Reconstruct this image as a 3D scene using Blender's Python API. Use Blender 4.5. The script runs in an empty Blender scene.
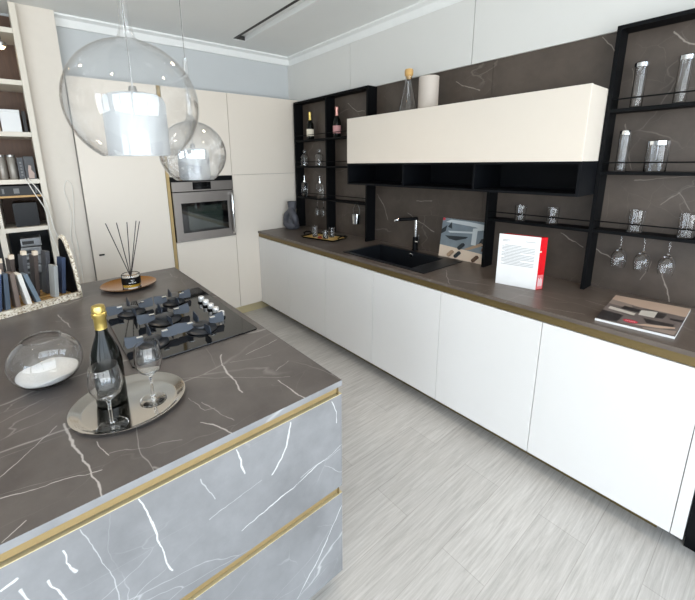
import bpy, math, random
from mathutils import Vector, Matrix
random.seed(7)
PI = math.pi
C = bpy.context.scene.collection
SC = bpy.context.scene

# ------------------------------------------------------------------ helpers
class MB:
    """collects shapes in world coordinates and links them as ONE mesh object"""
    def __init__(s):
        s.v = []; s.f = []; s.m = []; s.cur = 0
    def add(s, vs, fs):
        n = len(s.v); s.v += [Vector(p) for p in vs]
        for f in fs:
            s.f.append([n + i for i in f]); s.m.append(s.cur)
        return s
    def mat(s, i): s.cur = i; return s
    def box(s, x0, x1, y0, y1, z0, z1):
        return s.add([(x0,y0,z0),(x1,y0,z0),(x1,y1,z0),(x0,y1,z0),(x0,y0,z1),(x1,y0,z1),(x1,y1,z1),(x0,y1,z1)],
                     [(0,3,2,1),(4,5,6,7),(0,1,5,4),(1,2,6,5),(2,3,7,6),(3,0,4,7)])
    def prism(s, poly, fn, a, b):
        """poly of 2D points, fn(p, q, t) -> 3D"""
        n = len(poly)
        vs = [fn(p[0], p[1], a) for p in poly] + [fn(p[0], p[1], b) for p in poly]
        fs = [tuple(range(n))[::-1], tuple(range(n, 2*n))] + [(i, (i+1) % n, n+(i+1) % n, n+i) for i in range(n)]
        return s.add(vs, fs)
    def lathe(s, prof, cx=0, cy=0, z=0, n=32, sx=1, sy=1, rad=None):
        """prof: list of (r, z); r = 0 closes with a pole"""
        rings = []; vs = []; fs = []
        for r, h in prof:
            if r <= 1e-6:
                rings.append([len(vs)]); vs.append((cx, cy, z+h))
            else:
                rings.append(list(range(len(vs), len(vs)+n)))
                for k in range(n):
                    a = 2*PI*k/n; q = r*(rad(a, h) if rad else 1)
                    vs.append((cx+q*math.cos(a)*sx, cy+q*math.sin(a)*sy, z+h))
        for A, B in zip(rings[:-1], rings[1:]):
            for k in range(n):
                a, b = A[k % len(A)], A[(k+1) % len(A)]; c, d = B[(k+1) % len(B)], B[k % len(B)]
                if len(A) == 1 and len(B) == 1: continue
                if len(A) == 1: fs.append((a, c, d))
                elif len(B) == 1: fs.append((a, b, c))
                else: fs.append((a, b, c, d))
        return s.add(vs, fs)
    def tube(s, pts, r, n=8, caps=True):
        pts = [Vector(p) for p in pts]; vs = []; fs = []
        R = r if isinstance(r, (list, tuple)) else [r]*len(pts)
        up = None
        for i, p in enumerate(pts):
            t = (pts[min(i+1, len(pts)-1)] - pts[max(i-1, 0)]).normalized()
            if up is None:
                up = Vector((0,0,1)) if abs(t.z) < .9 else Vector((1,0,0))
            a = t.cross(up).normalized(); b = a.cross(t).normalized(); up = b
            for k in range(n):
                th = 2*PI*k/n; vs.append(p + a*math.cos(th)*R[i] + b*math.sin(th)*R[i])
        for i in range(len(pts)-1):
            for k in range(n):
                fs.append((i*n+k, i*n+(k+1) % n, (i+1)*n+(k+1) % n, (i+1)*n+k))
        if caps:
            fs.append(tuple(range(n))[::-1]); fs.append(tuple(range((len(pts)-1)*n, len(pts)*n)))
        return s.add(vs, fs)
    def xf(s, M, start=0):
        for i in range(start, len(s.v)): s.v[i] = M @ s.v[i]
        return s
    def build(s, name, mats, parent=None, smooth=False, bevel=0, label=None, flip=False, subsurf=0):
        o0 = Vector((0,0,0)); p = parent
        if p is not None: o0 = Vector(p.get('_o', (0,0,0)))
        me = bpy.data.meshes.new(name)
        vs = [v - o0 for v in s.v]
        me.from_pydata([tuple(v) for v in vs], [], s.f)
        if not isinstance(mats, (list, tuple)): mats = [mats]
        for m in mats: me.materials.append(m)
        for i, q in enumerate(me.polygons):
            q.material_index = s.m[i]
        import bmesh
        b = bmesh.new(); b.from_mesh(me); bmesh.ops.recalc_face_normals(b, faces=b.faces); b.to_mesh(me); b.free()
        if smooth:
            for q in me.polygons: q.use_smooth = True
            me.set_sharp_from_angle(angle=math.radians(40))
        o = bpy.data.objects.new(name, me); C.objects.link(o)
        if parent is not None:
            o.parent = parent; o['_o'] = tuple(o0)
        if bevel:
            md = o.modifiers.new('bevel', 'BEVEL'); md.width = bevel; md.segments = 2; md.limit_method = 'ANGLE'; md.angle_limit = math.radians(50)
        if subsurf:
            md = o.modifiers.new('sub', 'SUBSURF'); md.levels = subsurf; md.render_levels = subsurf
        if label: o['label'] = label
        return o

def thing(name, label, cat, loc=(0,0,0), group=None, rotz=0):
    o = bpy.data.objects.new(name, None); C.objects.link(o)
    o.empty_display_size = .05
    o.location = loc; o.rotation_euler = (0,0,rotz)
    o['label'] = label; o['category'] = cat; o['_o'] = tuple(loc)
    if group: o['group'] = group
    return o
def tag(o, label, cat, group=None, kind=None):
    o['label'] = label; o['category'] = cat
    if group: o['group'] = group
    if kind: o['kind'] = kind
    return o
def struct(o, label=None):
    o['kind'] = 'structure'
    if label: o['label'] = label
    return o
def dup(src, loc=None, label=None, rotz=None, parent=None):
    c = src.copy(); C.objects.link(c)
    if parent is not None: c.parent = parent
    for ch in list(src.children): dup(ch, parent=c)
    if loc is not None: c.location = loc
    if rotz is not None: c.rotation_euler = (0,0,rotz)
    if label: c['label'] = label
    return c
def rr(x0, x1, y0, y1, r, n=5):
    """rounded rectangle"""
    P = []
    for cx, cy, a0 in ((x1-r, y1-r, 0), (x0+r, y1-r, 90), (x0+r, y0+r, 180), (x1-r, y0+r, 270)):
        for k in range(n+1):
            a = math.radians(a0 + 90*k/n); P.append((cx+r*math.cos(a), cy+r*math.sin(a)))
    return P
XY = lambda p, q, t: (p, q, t)
XZ = lambda p, q, t: (p, t, q)
YZ = lambda p, q, t: (t, p, q)

# ------------------------------------------------------------------ materials
def lin(c):
    return tuple(((v/255)/12.92 if v/255 <= .04045 else ((v/255+.055)/1.055)**2.4) for v in c) + (1,)
def new(name):
    m = bpy.data.materials.new(name); m.use_nodes = True
    nt = m.node_tree; return m, nt, nt.nodes['Principled BSDF']
def pb(name, rgb, rough=.5, metal=0, spec=.5, noise=0, scale=20, bump=0, emit=None, es=0, coat=0):
    m, nt, b = new(name)
    c = lin(rgb); b.inputs['Base Color'].default_value = c
    b.inputs['Roughness'].default_value = rough; b.inputs['Metallic'].default_value = metal
    b.inputs['Specular IOR Level'].default_value = spec
    b.inputs['Coat Weight'].default_value = coat
    if emit: b.inputs['Emission Color'].default_value = lin(emit); b.inputs['Emission Strength'].default_value = es
    tc = nt.nodes.new('ShaderNodeTexCoord'); n = nt.nodes.new('ShaderNodeTexNoise')
    n.inputs['Scale'].default_value = scale; n.inputs['Detail'].default_value = 3
    nt.links.new(tc.outputs['Object'], n.inputs['Vector'])
    mx = nt.nodes.new('ShaderNodeMix'); mx.data_type = 'RGBA'
    k = noise or .03
    mx.inputs['A'].default_value = tuple(x*(1-k) for x in c[:3]) + (1,)
    mx.inputs['B'].default_value = tuple(min(1, x*(1+k)) for x in c[:3]) + (1,)
    nt.links.new(n.outputs['Fac'], mx.inputs['Factor']); nt.links.new(mx.outputs['Result'], b.inputs['Base Color'])
    if bump:
        bp = nt.nodes.new('ShaderNodeBump'); bp.inputs['Strength'].default_value = bump; bp.inputs['Distance'].default_value = .002
        nt.links.new(n.outputs['Fac'], bp.inputs['Height']); nt.links.new(bp.outputs['Normal'], b.inputs['Normal'])
    return m
def glassmat(name, tint=(1,1,1), base=.04, edge=.75, power=3.5, rough=.0):
    """clear glass shell: transparent body with reflections that grow towards its edges"""
    m, nt, b = new(name); nt.nodes.remove(b)
    out = nt.nodes['Material Output']
    tr = nt.nodes.new('ShaderNodeBsdfTransparent'); tr.inputs['Color'].default_value = (*tint, 1)
    gl = nt.nodes.new('ShaderNodeBsdfGlossy'); gl.inputs['Roughness'].default_value = rough
    lw = nt.nodes.new('ShaderNodeLayerWeight'); lw.inputs['Blend'].default_value = .5
    p = nt.nodes.new('ShaderNodeMath'); p.operation = 'POWER'; p.inputs[1].default_value = power
    nt.links.new(lw.outputs['Facing'], p.inputs[0])
    ma = nt.nodes.new('ShaderNodeMath'); ma.operation = 'MULTIPLY_ADD'; ma.inputs[1].default_value = edge; ma.inputs[2].default_value = base
    nt.links.new(p.outputs[0], ma.inputs[0])
    mx = nt.nodes.new('ShaderNodeMixShader')
    nt.links.new(ma.outputs[0], mx.inputs[0]); nt.links.new(tr.outputs[0], mx.inputs[1]); nt.links.new(gl.outputs[0], mx.inputs[2])
    nt.links.new(mx.outputs[0], out.inputs['Surface'])
    return m
def realglass(name, tint=(1,1,1), ior=1.45):
    m, nt, b = new(name)
    b.inputs['Base Color'].default_value = (*tint, 1); b.inputs['Roughness'].default_value = 0; b.inputs['IOR'].default_value = ior
    b.inputs['Transmission Weight'].default_value = 1
    return m
def marble(name, c0, c1, vein, rough=.4, vs=3.0, offs=(0,0,0), spec=.5, vw=.008, amt=.8, strokes=(), axis=2, org=(0,0,0)):
    m, nt, b = new(name); N = nt.nodes.new; L = nt.links.new
    tc = N('ShaderNodeTexCoord'); mp = N('ShaderNodeMapping'); mp.inputs['Location'].default_value = offs
    L(tc.outputs['Object'], mp.inputs['Vector'])
    n1 = N('ShaderNodeTexNoise'); n1.inputs['Scale'].default_value = 3.5; n1.inputs['Detail'].default_value = 8; n1.inputs['Roughness'].default_value = .65
    L(mp.outputs[0], n1.inputs['Vector'])
    mx = N('ShaderNodeMix'); mx.data_type = 'RGBA'; mx.inputs['A'].default_value = lin(c0); mx.inputs['B'].default_value = lin(c1)
    mr = N('ShaderNodeMapRange'); mr.inputs['From Min'].default_value = .35; mr.inputs['From Max'].default_value = .65
    L(n1.outputs['Fac'], mr.inputs['Value']); L(mr.outputs[0], mx.inputs['Factor'])
    last = mx.outputs['Result']
    def veins(scale, width, rot, seed, strength, lo, hi, stretch):
        nonlocal last
        r = N('ShaderNodeMapping'); r.inputs['Rotation'].default_value = rot; r.inputs['Scale'].default_value = stretch; r.inputs['Location'].default_value = (seed, seed*1.7, seed*.3)
        L(mp.outputs[0], r.inputs['Vector'])
        nz = N('ShaderNodeTexNoise'); nz.inputs['Scale'].default_value = 5; nz.inputs['Detail'].default_value = 4; L(r.outputs[0], nz.inputs['Vector'])
        ad = N('ShaderNodeMix'); ad.data_type = 'RGBA'; ad.blend_type = 'LINEAR_LIGHT'; ad.inputs['Factor'].default_value = .06
        L(r.outputs[0], ad.inputs['A']); L(nz.outputs['Color'], ad.inputs['B'])
        v = N('ShaderNodeTexVoronoi'); v.feature = 'DISTANCE_TO_EDGE'; v.inputs['Scale'].default_value = scale
        L(ad.outputs['Result'], v.inputs['Vector'])
        a = N('ShaderNodeMapRange'); a.inputs['From Min'].default_value = 0; a.inputs['From Max'].default_value = width; a.inputs['To Min'].default_value = 1; a.inputs['To Max'].default_value = 0
        L(v.outputs['Distance'], a.inputs['Value'])
        k = N('ShaderNodeTexNoise'); k.inputs['Scale'].default_value = 2.6; k.inputs['Detail'].default_value = 2; L(r.outputs[0], k.inputs['Vector'])
        g = N('ShaderNodeMapRange'); g.inputs['From Min'].default_value = lo; g.inputs['From Max'].default_value = hi; g.inputs['To Max'].default_value = strength
        L(k.outputs['Fac'], g.inputs['Value'])
        mu = N('ShaderNodeMath'); mu.operation = 'MULTIPLY'; L(a.outputs[0], mu.inputs[0]); L(g.outputs[0], mu.inputs[1])
        q = N('ShaderNodeMix'); q.data_type = 'RGBA'; q.inputs['B'].default_value = lin(vein)
        L(mu.outputs[0], q.inputs['Factor']); L(last, q.inputs['A']); last = q.outputs['Result']
    veins(vs*.8, vw*.9, (.3,.5,.7), 1.3, amt*.45, .52, .62, (1,.30,1))
    veins(vs*1.7, vw*.8, (.9,.2,2.1), 4.1, amt*.4, .53, .63, (.3,1,1))
    veins(vs*3.5, vw*.9, (.1,1.1,.4), 7.7, amt*.28, .5, .62, (1,.35,1))
    if strokes:
        # individual veins: polylines in the plane of the slab, (points, width, strength)
        wn = N('ShaderNodeTexNoise'); wn.inputs['Scale'].default_value = 15; wn.inputs['Detail'].default_value = 3; L(tc.outputs['Object'], wn.inputs['Vector'])
        wa = N('ShaderNodeMix'); wa.data_type = 'RGBA'; wa.blend_type = 'LINEAR_LIGHT'; wa.inputs['Factor'].default_value = .013
        L(tc.outputs['Object'], wa.inputs['A']); L(wn.outputs['Color'], wa.inputs['B'])
        fl = N('ShaderNodeVectorMath'); fl.operation = 'MULTIPLY'; msk = [1,1,1]; msk[axis] = 0; fl.inputs[1].default_value = msk
        L(wa.outputs['Result'], fl.inputs[0])
        for group in (0, 1):
            acc = None
            for pts, wd, st in strokes:
                if (st < .5) != (group == 1): continue
                for p0, p1 in zip(pts[:-1], pts[1:]):
                    a = Vector(p0)-Vector(org); c_ = Vector(p1)-Vector(org); a[axis] = 0; c_[axis] = 0; ba = c_-a
                    s1 = N('ShaderNodeVectorMath'); s1.operation = 'SUBTRACT'; L(fl.outputs[0], s1.inputs[0]); s1.inputs[1].default_value = a
                    dt = N('ShaderNodeVectorMath'); dt.operation = 'DOT_PRODUCT'; L(s1.outputs[0], dt.inputs[0]); dt.inputs[1].default_value = ba/ba.length_squared
                    cl = N('ShaderNodeMath'); cl.operation = 'ADD'; cl.use_clamp = True; cl.inputs[1].default_value = 0; L(dt.outputs['Value'], cl.inputs[0])
                    sc = N('ShaderNodeVectorMath'); sc.operation = 'SCALE'; sc.inputs[0].default_value = ba; L(cl.outputs[0], sc.inputs['Scale'])
                    ds = N('ShaderNodeVectorMath'); ds.operation = 'DISTANCE'; L(s1.outputs[0], ds.inputs[0]); L(sc.outputs[0], ds.inputs[1])
                    dv = N('ShaderNodeMath'); dv.operation = 'DIVIDE'; dv.inputs[1].default_value = wd*.62; L(ds.outputs['Value'], dv.inputs[0])
                    if acc is None: acc = dv
                    else:
                        mn = N('ShaderNodeMath'); mn.operation = 'MINIMUM'; L(acc.outputs[0], mn.inputs[0]); L(dv.outputs[0], mn.inputs[1]); acc = mn
            if acc is None: continue
            wv = N('ShaderNodeMapRange'); wv.inputs['From Min'].default_value = .3; wv.inputs['From Max'].default_value = .7; wv.inputs['To Min'].default_value = .45; wv.inputs['To Max'].default_value = 1.5
            L(wn.outputs['Fac'], wv.inputs['Value'])
            dd = N('ShaderNodeMath'); dd.operation = 'DIVIDE'; L(acc.outputs[0], dd.inputs[0]); L(wv.outputs[0], dd.inputs[1])
            g2 = N('ShaderNodeMapRange'); g2.inputs['From Min'].default_value = .5; g2.inputs['From Max'].default_value = 1.6; g2.inputs['To Min'].default_value = (.60, .30)[group]; g2.inputs['To Max'].default_value = 0
            L(dd.outputs[0], g2.inputs['Value'])
            q = N('ShaderNodeMix'); q.data_type = 'RGBA'; q.inputs['B'].default_value = lin(vein)
            L(g2.outputs[0], q.inputs['Factor']); L(last, q.inputs['A']); last = q.outputs['Result']
    L(last, b.inputs['Base Color'])
    b.inputs['Roughness'].default_value = rough; b.inputs['Specular IOR Level'].default_value = spec
    return m
def planks(name):
    m, nt, b = new(name); N = nt.nodes.new; L = nt.links.new
    tc = N('ShaderNodeTexCoord')
    mp = N('ShaderNodeMapping'); mp.inputs['Rotation'].default_value = (0,0,PI/2); L(tc.outputs['Object'], mp.inputs['Vector'])
    br = N('ShaderNodeTexBrick'); br.inputs['Scale'].default_value = 1; br.inputs['Brick Width'].default_value = 1.3; br.inputs['Row Height'].default_value = .19
    br.inputs['Mortar Size'].default_value = .0016; br.inputs['Mortar Smooth'].default_value = .3; br.offset = .37
    br.inputs['Color1'].default_value = lin((198,195,191)); br.inputs['Color2'].default_value = lin((189,186,182)); br.inputs['Mortar'].default_value = lin((172,168,163))
    L(mp.outputs[0], br.inputs['Vector'])
    ms = N('ShaderNodeMapping'); ms.inputs['Scale'].default_value = (30, 1.5, 1); L(tc.outputs['Object'], ms.inputs['Vector'])
    n = N('ShaderNodeTexNoise'); n.inputs['Scale'].default_value = 3; n.inputs['Detail'].default_value = 8; n.inputs['Roughness'].default_value = .7; n.inputs['Distortion'].default_value = .6
    L(ms.outputs[0], n.inputs['Vector'])
    cr = N('ShaderNodeValToRGB'); cr.color_ramp.elements[0].position = .3; cr.color_ramp.elements[0].color = (.68,.675,.665,1); cr.color_ramp.elements[1].position = .68; cr.color_ramp.elements[1].color = (1.05,1.05,1.05,1)
    L(n.outputs['Fac'], cr.inputs[0])
    mx = N('ShaderNodeMix'); mx.data_type = 'RGBA'; mx.blend_type = 'MULTIPLY'; mx.inputs['Factor'].default_value = 1
    L(br.outputs['Color'], mx.inputs['A']); L(cr.outputs[0], mx.inputs['B'])
    L(mx.outputs['Result'], b.inputs['Base Color'])
    b.inputs['Roughness'].default_value = .42
    return m
def woodmat(name, c0, c1, rough=.5, stretch=(3,30,3)):
    m, nt, b = new(name); N = nt.nodes.new; L = nt.links.new
    tc = N('ShaderNodeTexCoord'); ms = N('ShaderNodeMapping'); ms.inputs['Scale'].default_value = stretch; L(tc.outputs['Object'], ms.inputs['Vector'])
    n = N('ShaderNodeTexNoise'); n.inputs['Scale'].default_value = 3; n.inputs['Detail'].default_value = 6; L(ms.outputs[0], n.inputs['Vector'])
    mx = N('ShaderNodeMix'); mx.data_type = 'RGBA'; mx.inputs['A'].default_value = lin(c0); mx.inputs['B'].default_value = lin(c1)
    L(n.outputs['Fac'], mx.inputs['Factor']); L(mx.outputs['Result'], b.inputs['Base Color']); b.inputs['Roughness'].default_value = rough
    return m
def speckle(name):
    m, nt, b = new(name); N = nt.nodes.new; L = nt.links.new
    tc = N('ShaderNodeTexCoord'); v = N('ShaderNodeTexVoronoi'); v.inputs['Scale'].default_value = 150; L(tc.outputs['Object'], v.inputs['Vector'])
    cr = N('ShaderNodeValToRGB'); e = cr.color_ramp.elements; cr.color_ramp.interpolation = 'CONSTANT'
    e[0].position = 0; e[0].color = lin((140,122,102)); e[1].position = .14; e[1].color = lin((205,195,175))
    x = e.new(.45); x.color = lin((228,220,205)); x = e.new(.8); x.color = lin((186,170,148))
    s = N('ShaderNodeSeparateColor'); L(v.outputs['Color'], s.inputs[0]); L(s.outputs[0], cr.inputs[0]); L(cr.outputs[0], b.inputs['Base Color'])
    b.inputs['Roughness'].default_value = .35
    return m

def P2(L_, z): return [(a, b_, z) for a, b_ in L_]
TOPV = [(P2([(2.277,-1.973),(2.35,-1.998),(2.548,-2.016)], .9), .0030, .9), (P2([(2.336,-2.143),(2.571,-1.852)], .9), .0016, .3),
        (P2([(2.56,-1.894),(2.70,-1.882)], .9), .0028, .9), (P2([(2.332,-1.896),(2.307,-1.748)], .9), .0022, .8), (P2([(2.503,-1.866),(2.477,-1.802)], .9), .003, .4),
        (P2([(2.599,-2.173),(2.63,-2.148),(2.702,-2.12)], .9), .0026, .9), (P2([(2.517,-2.133),(2.652,-2.092)], .9), .002, .3), (P2([(2.351,-1.969),(2.40,-1.826)], .9), .002, .3),
        (P2([(2.49,-2.603),(2.358,-2.487)], .9), .0020, .8), (P2([(2.567,-2.60),(2.599,-2.462),(2.617,-2.411)], .9), .0016, .6),
        (P2([(2.361,-2.471),(2.501,-2.453),(2.564,-2.44),(2.702,-2.423)], .9), .0030, .9), (P2([(2.50,-2.408),(2.575,-2.392)], .9), .0014, .6),
        (P2([(2.692,-2.595),(2.666,-2.555)], .9), .0018, .6), (P2([(2.567,-2.389),(2.636,-2.229)], .9), .0016, .3), (P2([(1.388,-2.434),(1.599,-2.394)], .9), .003, .7),
        (P2([(2.464,-2.162),(2.556,-2.14),(2.566,-2.113)], .9), .0020, .3), (P2([(2.25,-2.64),(2.177,-2.508)], .9), .002, .4)]
def PF(L_): return [(2.698, a, b_) for a, b_ in L_]
FRV = [(PF([(-2.356,.845),(-2.346,.801),(-2.329,.704),(-2.308,.587)]), .0028, .9), (PF([(-2.511,.814),(-2.507,.777),(-2.495,.745)]), .0030, .9),
       (PF([(-2.54,.762),(-2.529,.722),(-2.516,.687)]), .0032, .9), (PF([(-2.474,.845),(-2.434,.697),(-2.424,.60)]), .0018, .4), (PF([(-2.61,.80),(-2.586,.811)]), .003, .8),
       (PF([(-1.933,.839),(-1.949,.76),(-2.00,.694)]), .0030, .9), (PF([(-2.107,.843),(-2.10,.803),(-2.093,.749)]), .0024, .8), (PF([(-1.769,.84),(-1.755,.791),(-1.755,.745)]), .0024, .8),
       (PF([(-1.907,.624),(-1.738,.632)]), .0018, .4), (PF([(-2.113,.567),(-1.729,.647)]), .0020, .6), (PF([(-1.937,.137),(-1.844,.234),(-1.731,.389)]), .0024, .8),
       (PF([(-2.583,.778),(-2.571,.723)]), .003, .8), (PF([(-2.215,.809),(-2.179,.722)]), .0018, .4), (PF([(-2.20,.67),(-2.04,.698)]), .0016, .4)]
SPV = [([(a, -.012, c_) for a, c_ in L_], w_, s_) for L_, w_, s_ in [
       ([(2.78,2.226),(2.825,2.178),(2.843,2.141)], .004, .9), ([(1.933,2.145),(1.989,2.11),(2.118,2.066)], .0045, .8), ([(1.19,1.326),(1.278,1.234),(1.329,1.106)], .0035, .7),
       ([(1.546,1.189),(1.676,1.128),(1.815,1.065)], .004, .8), ([(1.638,1.295),(1.782,1.309)], .003, .6), ([(3.161,1.079),(3.22,.961),(3.239,.886)], .003, .7),
       ([(2.702,1.18),(2.829,1.116)], .003, .8), ([(2.861,1.134),(2.972,1.079),(3.001,1.062)], .003, .8), ([(3.067,2.178),(3.112,2.129),(3.148,2.108)], .004, .6),
       ([(3.14,1.091),(3.106,.986)], .003, .4), ([(3.134,1.382),(3.195,1.445),(3.241,1.367)], .0025, .4), ([(2.94,1.78),(2.99,1.55)], .003, .4), ([(2.93,2.05),(2.95,1.93)], .003, .4), ([(.80,2.14),(.92,2.06),(1.02,2.05)], .004, .7), ([(3.02,1.50),(3.26,1.53)], .003, .4)]]
WTV = [(P2([(2.171,-.36),(2.264,-.487),(2.355,-.592)], .9), .003, .8), (P2([(2.953,-.294),(3.045,-.313),(3.192,-.363)], .9), .0022, .7), (P2([(2.705,-.47),(2.822,-.448),(2.92,-.397)], .9), .002, .4),
       (P2([(1.978,-.271),(2.166,-.365)], .9), .003, .4), (P2([(2.30,-.52),(2.52,-.44)], .9), .003, .6), (P2([(2.86,-.56),(3.02,-.50)], .9), .002, .6)]
M_marble = marble('marble_laminate', (84,74,67), (102,92,84), (196,188,180), rough=.36, vs=2.2, strokes=WTV)
M_islandlit = marble('marble_island_lit', (108,108,109), (128,128,129), (228,228,226), rough=.36, vs=2.2, offs=(3.3,1.2,.4), strokes=FRV, axis=0, org=(1.7905,-2.5385,0))  # same laminate as the top; window daylight put into a paler, bluer colour
M_islandedgelit = marble('marble_island_edge_lit', (112,112,113), (132,132,133), (228,228,226), rough=.36, vs=2.2)  # slab edge coloured lighter than its top for the daylight falling on it
M_islandtop = marble('marble_island_top', (76,71,69), (95,90,87), (206,202,198), rough=.34, vs=2.2, offs=(3.3,1.2,.4), strokes=TOPV, axis=2)
M_splash = marble('marble_splashback', (66,57,50), (84,74,66), (170,160,150), rough=.42, vs=1.9, offs=(1,5,2), amt=.5, strokes=SPV, axis=1)
M_white = pb('matt_white_lacquer', (221,219,216), .38, noise=.01)
M_cream = pb('matt_cream_lacquer', (221,211,198), .4, noise=.01)
M_carcass = pb('carcass_grey', (150,146,140), .6)
M_gold = pb('brushed_gold', (156,134,92), .4, metal=.6, noise=.06, scale=60)
M_bronze = pb('bronze_profile', (120,102,66), .42, metal=.6, noise=.06, scale=60)
M_goldpale = pb('champagne_profile', (205,190,150), .4, metal=.4)
M_black = pb('black_metal', (6,7,9), .6, spec=.14)
M_blackint = pb('black_niche', (7,9,13), .55, spec=.18)
M_wall = pb('wall_paint', (190,193,194), .85, noise=.02, scale=6)
M_bulk = pb('bulkhead_paint', (212,211,207), .8, noise=.02, scale=5)
M_ceil = pb('ceiling_paint', (232,233,231), .9, noise=.02, scale=5)
M_trim = pb('trim_white', (232,233,231), .6)
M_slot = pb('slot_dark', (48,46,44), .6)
M_floor = planks('grey_oak_floor')
M_steel = pb('brushed_steel', (150,148,145), .32, metal=1, noise=.05, scale=80)
M_oven = pb('oven_steel', (128,122,117), .38, metal=.85, noise=.05, scale=60)
M_chrome = pb('chrome', (225,225,225), .08, metal=1)
M_silver = pb('silver_tray', (196,190,182), .12, metal=1)
M_blackglass = pb('black_glass', (8,8,9), .05, spec=.6)
M_ovenglass = pb('oven_glass', (40,48,44), .04, coat=1)
M_iron = pb('cast_iron', (26,29,34), .32, spec=.6, noise=.08)
M_iron2 = pb('blue_grey_enamel', (46,54,66), .4, spec=.45)
M_knob = pb('polished_knob', (235,235,235), .18, metal=.6)
M_glass = glassmat('clear_glass')
M_glass2 = realglass('thin_clear_glass')
M_globe2 = glassmat('mirrored_globe_glass', base=.13, edge=.7, power=3.0)
M_globe = glassmat('globe_glass', tint=(1,1,1), base=.035, edge=.7, power=3.6)
M_frost = None
def frosted():
    m, nt, b = new('frosted_glass'); out = nt.nodes['Material Output']
    nt.nodes.remove(b)
    tr = nt.nodes.new('ShaderNodeBsdfTransparent'); tr.inputs['Color'].default_value = (.95,.96,.97,1)
    df = nt.nodes.new('ShaderNodeBsdfTranslucent'); df.inputs['Color'].default_value = (.85,.87,.89,1)
    d2 = nt.nodes.new('ShaderNodeBsdfDiffuse'); d2.inputs['Color'].default_value = (.85,.87,.88,1)
    gl = nt.nodes.new('ShaderNodeBsdfGlossy'); gl.inputs['Roughness'].default_value = .12
    a = nt.nodes.new('ShaderNodeMixShader'); a.inputs[0].default_value = .5
    b2 = nt.nodes.new('ShaderNodeMixShader'); b2.inputs[0].default_value = .52
    c = nt.nodes.new('ShaderNodeMixShader'); c.inputs[0].default_value = .12
    L = nt.links.new
    L(df.outputs[0], a.inputs[1]); L(d2.outputs[0], a.inputs[2]); L(tr.outputs[0], b2.inputs[1]); L(a.outputs[0], b2.inputs[2])
    L(b2.outputs[0], c.inputs[1]); L(gl.outputs[0], c.inputs[2]); L(c.outputs[0], out.inputs['Surface'])
    return m
M_frost = frosted()
M_salt = pb('white_salt', (238,238,236), .9, noise=.08, scale=120, bump=.8)
M_bottle = pb('dark_bottle_glass', (7,9,6), .12, spec=.28)
M_foil = pb('gold_foil', (205,180,104), .28, metal=.85, noise=.15, scale=90, bump=.5)
M_pinkfoil = pb('pink_foil', (205,150,140), .3, metal=.6)
M_label = pb('cream_label', (225,215,195), .7)
M_pinklabel = pb('pink_label', (205,150,150), .7)
M_copper = pb('copper_gold_tray', (150,104,52), .13, metal=1, noise=.3, scale=9)
M_traywood = pb('gold_tray_inside', (232,190,108), .3, metal=.2, noise=.2, scale=12)
M_amber = pb('amber_liquid', (205,165,45), .1)
M_stick = pb('dark_reed', (40,30,28), .7)
M_vase = pb('anthracite_ceramic', (74,74,80), .55, noise=.15, scale=30)
M_beige = pb('beige_ceramic', (188,178,168), .6)
M_cork = pb('cork', (200,160,100), .8, noise=.15, scale=80)
M_sink = pb('black_composite', (15,18,23), .42, noise=.1, scale=200)
M_red = pb('red_acrylic', (205,20,30), .25)
M_redpale = pb('pale_red_label', (205,110,112), .5)
M_paper = pb('white_paper', (226,226,225), .7)
M_ink = pb('grey_ink', (120,120,120), .8)
M_cable = pb('white_cable', (225,222,215), .5)
M_shelfwhite = pb('bookcase_lacquer', (214,206,192), .5)
M_shelfdark = woodmat('bookcase_brown', (70,50,38), (98,72,54), .6)
M_shelfblack = pb('bookcase_dark', (38,38,38), .6)
M_granite = speckle('speckled_granite')
M_oak = woodmat('oak', (170,130,75), (196,158,100), .5, (30,3,3))
M_warm = pb('lamp_lens', (255,225,180), .4, emit=(255,214,160), es=12)
M_red2 = pb('red_biscuit', (120,35,22), .6)

# ------------------------------------------------------------------ room shell
ZC = 2.72
XR, YB = 5.9, -6.2
b = MB().box(-.6, XR+.2, YB-.2, .15, -.08, 0); struct(b.build('floor', M_floor), 'pale grey washed oak plank floor')
# ceiling with the linear slot
sx0, sx1, sy0, sy1 = .10, 3.4, -.80, -.67
b = MB()
b.box(-.6, sx0, YB-.2, .15, ZC, ZC+.12).box(sx1, XR+.2, YB-.2, .15, ZC, ZC+.12)
b.box(sx0, sx1, YB-.2, sy0, ZC, ZC+.12).box(sx0, sx1, sy1, .15, ZC, ZC+.12).box(sx0, sx1, sy0, sy1, ZC+.045, ZC+.12)
struct(b.build('ceiling', M_ceil), 'pale grey painted ceiling with a long recessed slot')
b = MB().box(sx0, sx1, sy1-.004, sy1-.001, ZC+.002, ZC+.044).box(sx0+.001, sx1, sy0+.035, sy1-.005, ZC+.041, ZC+.0445)
struct(b.build('trim_1', M_trim), 'white lining of the ceiling slot')
b = MB().box(sx0+.001, sx1, sy0+.004, sy0+.034, ZC+.004, ZC+.0095).box(sx0+.001, sx0+.004, sy0+.036, sy1-.005, ZC+.004, ZC+.040); struct(b.build('trim_6', M_slot), 'dark strip at the top of the ceiling slot')
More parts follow.
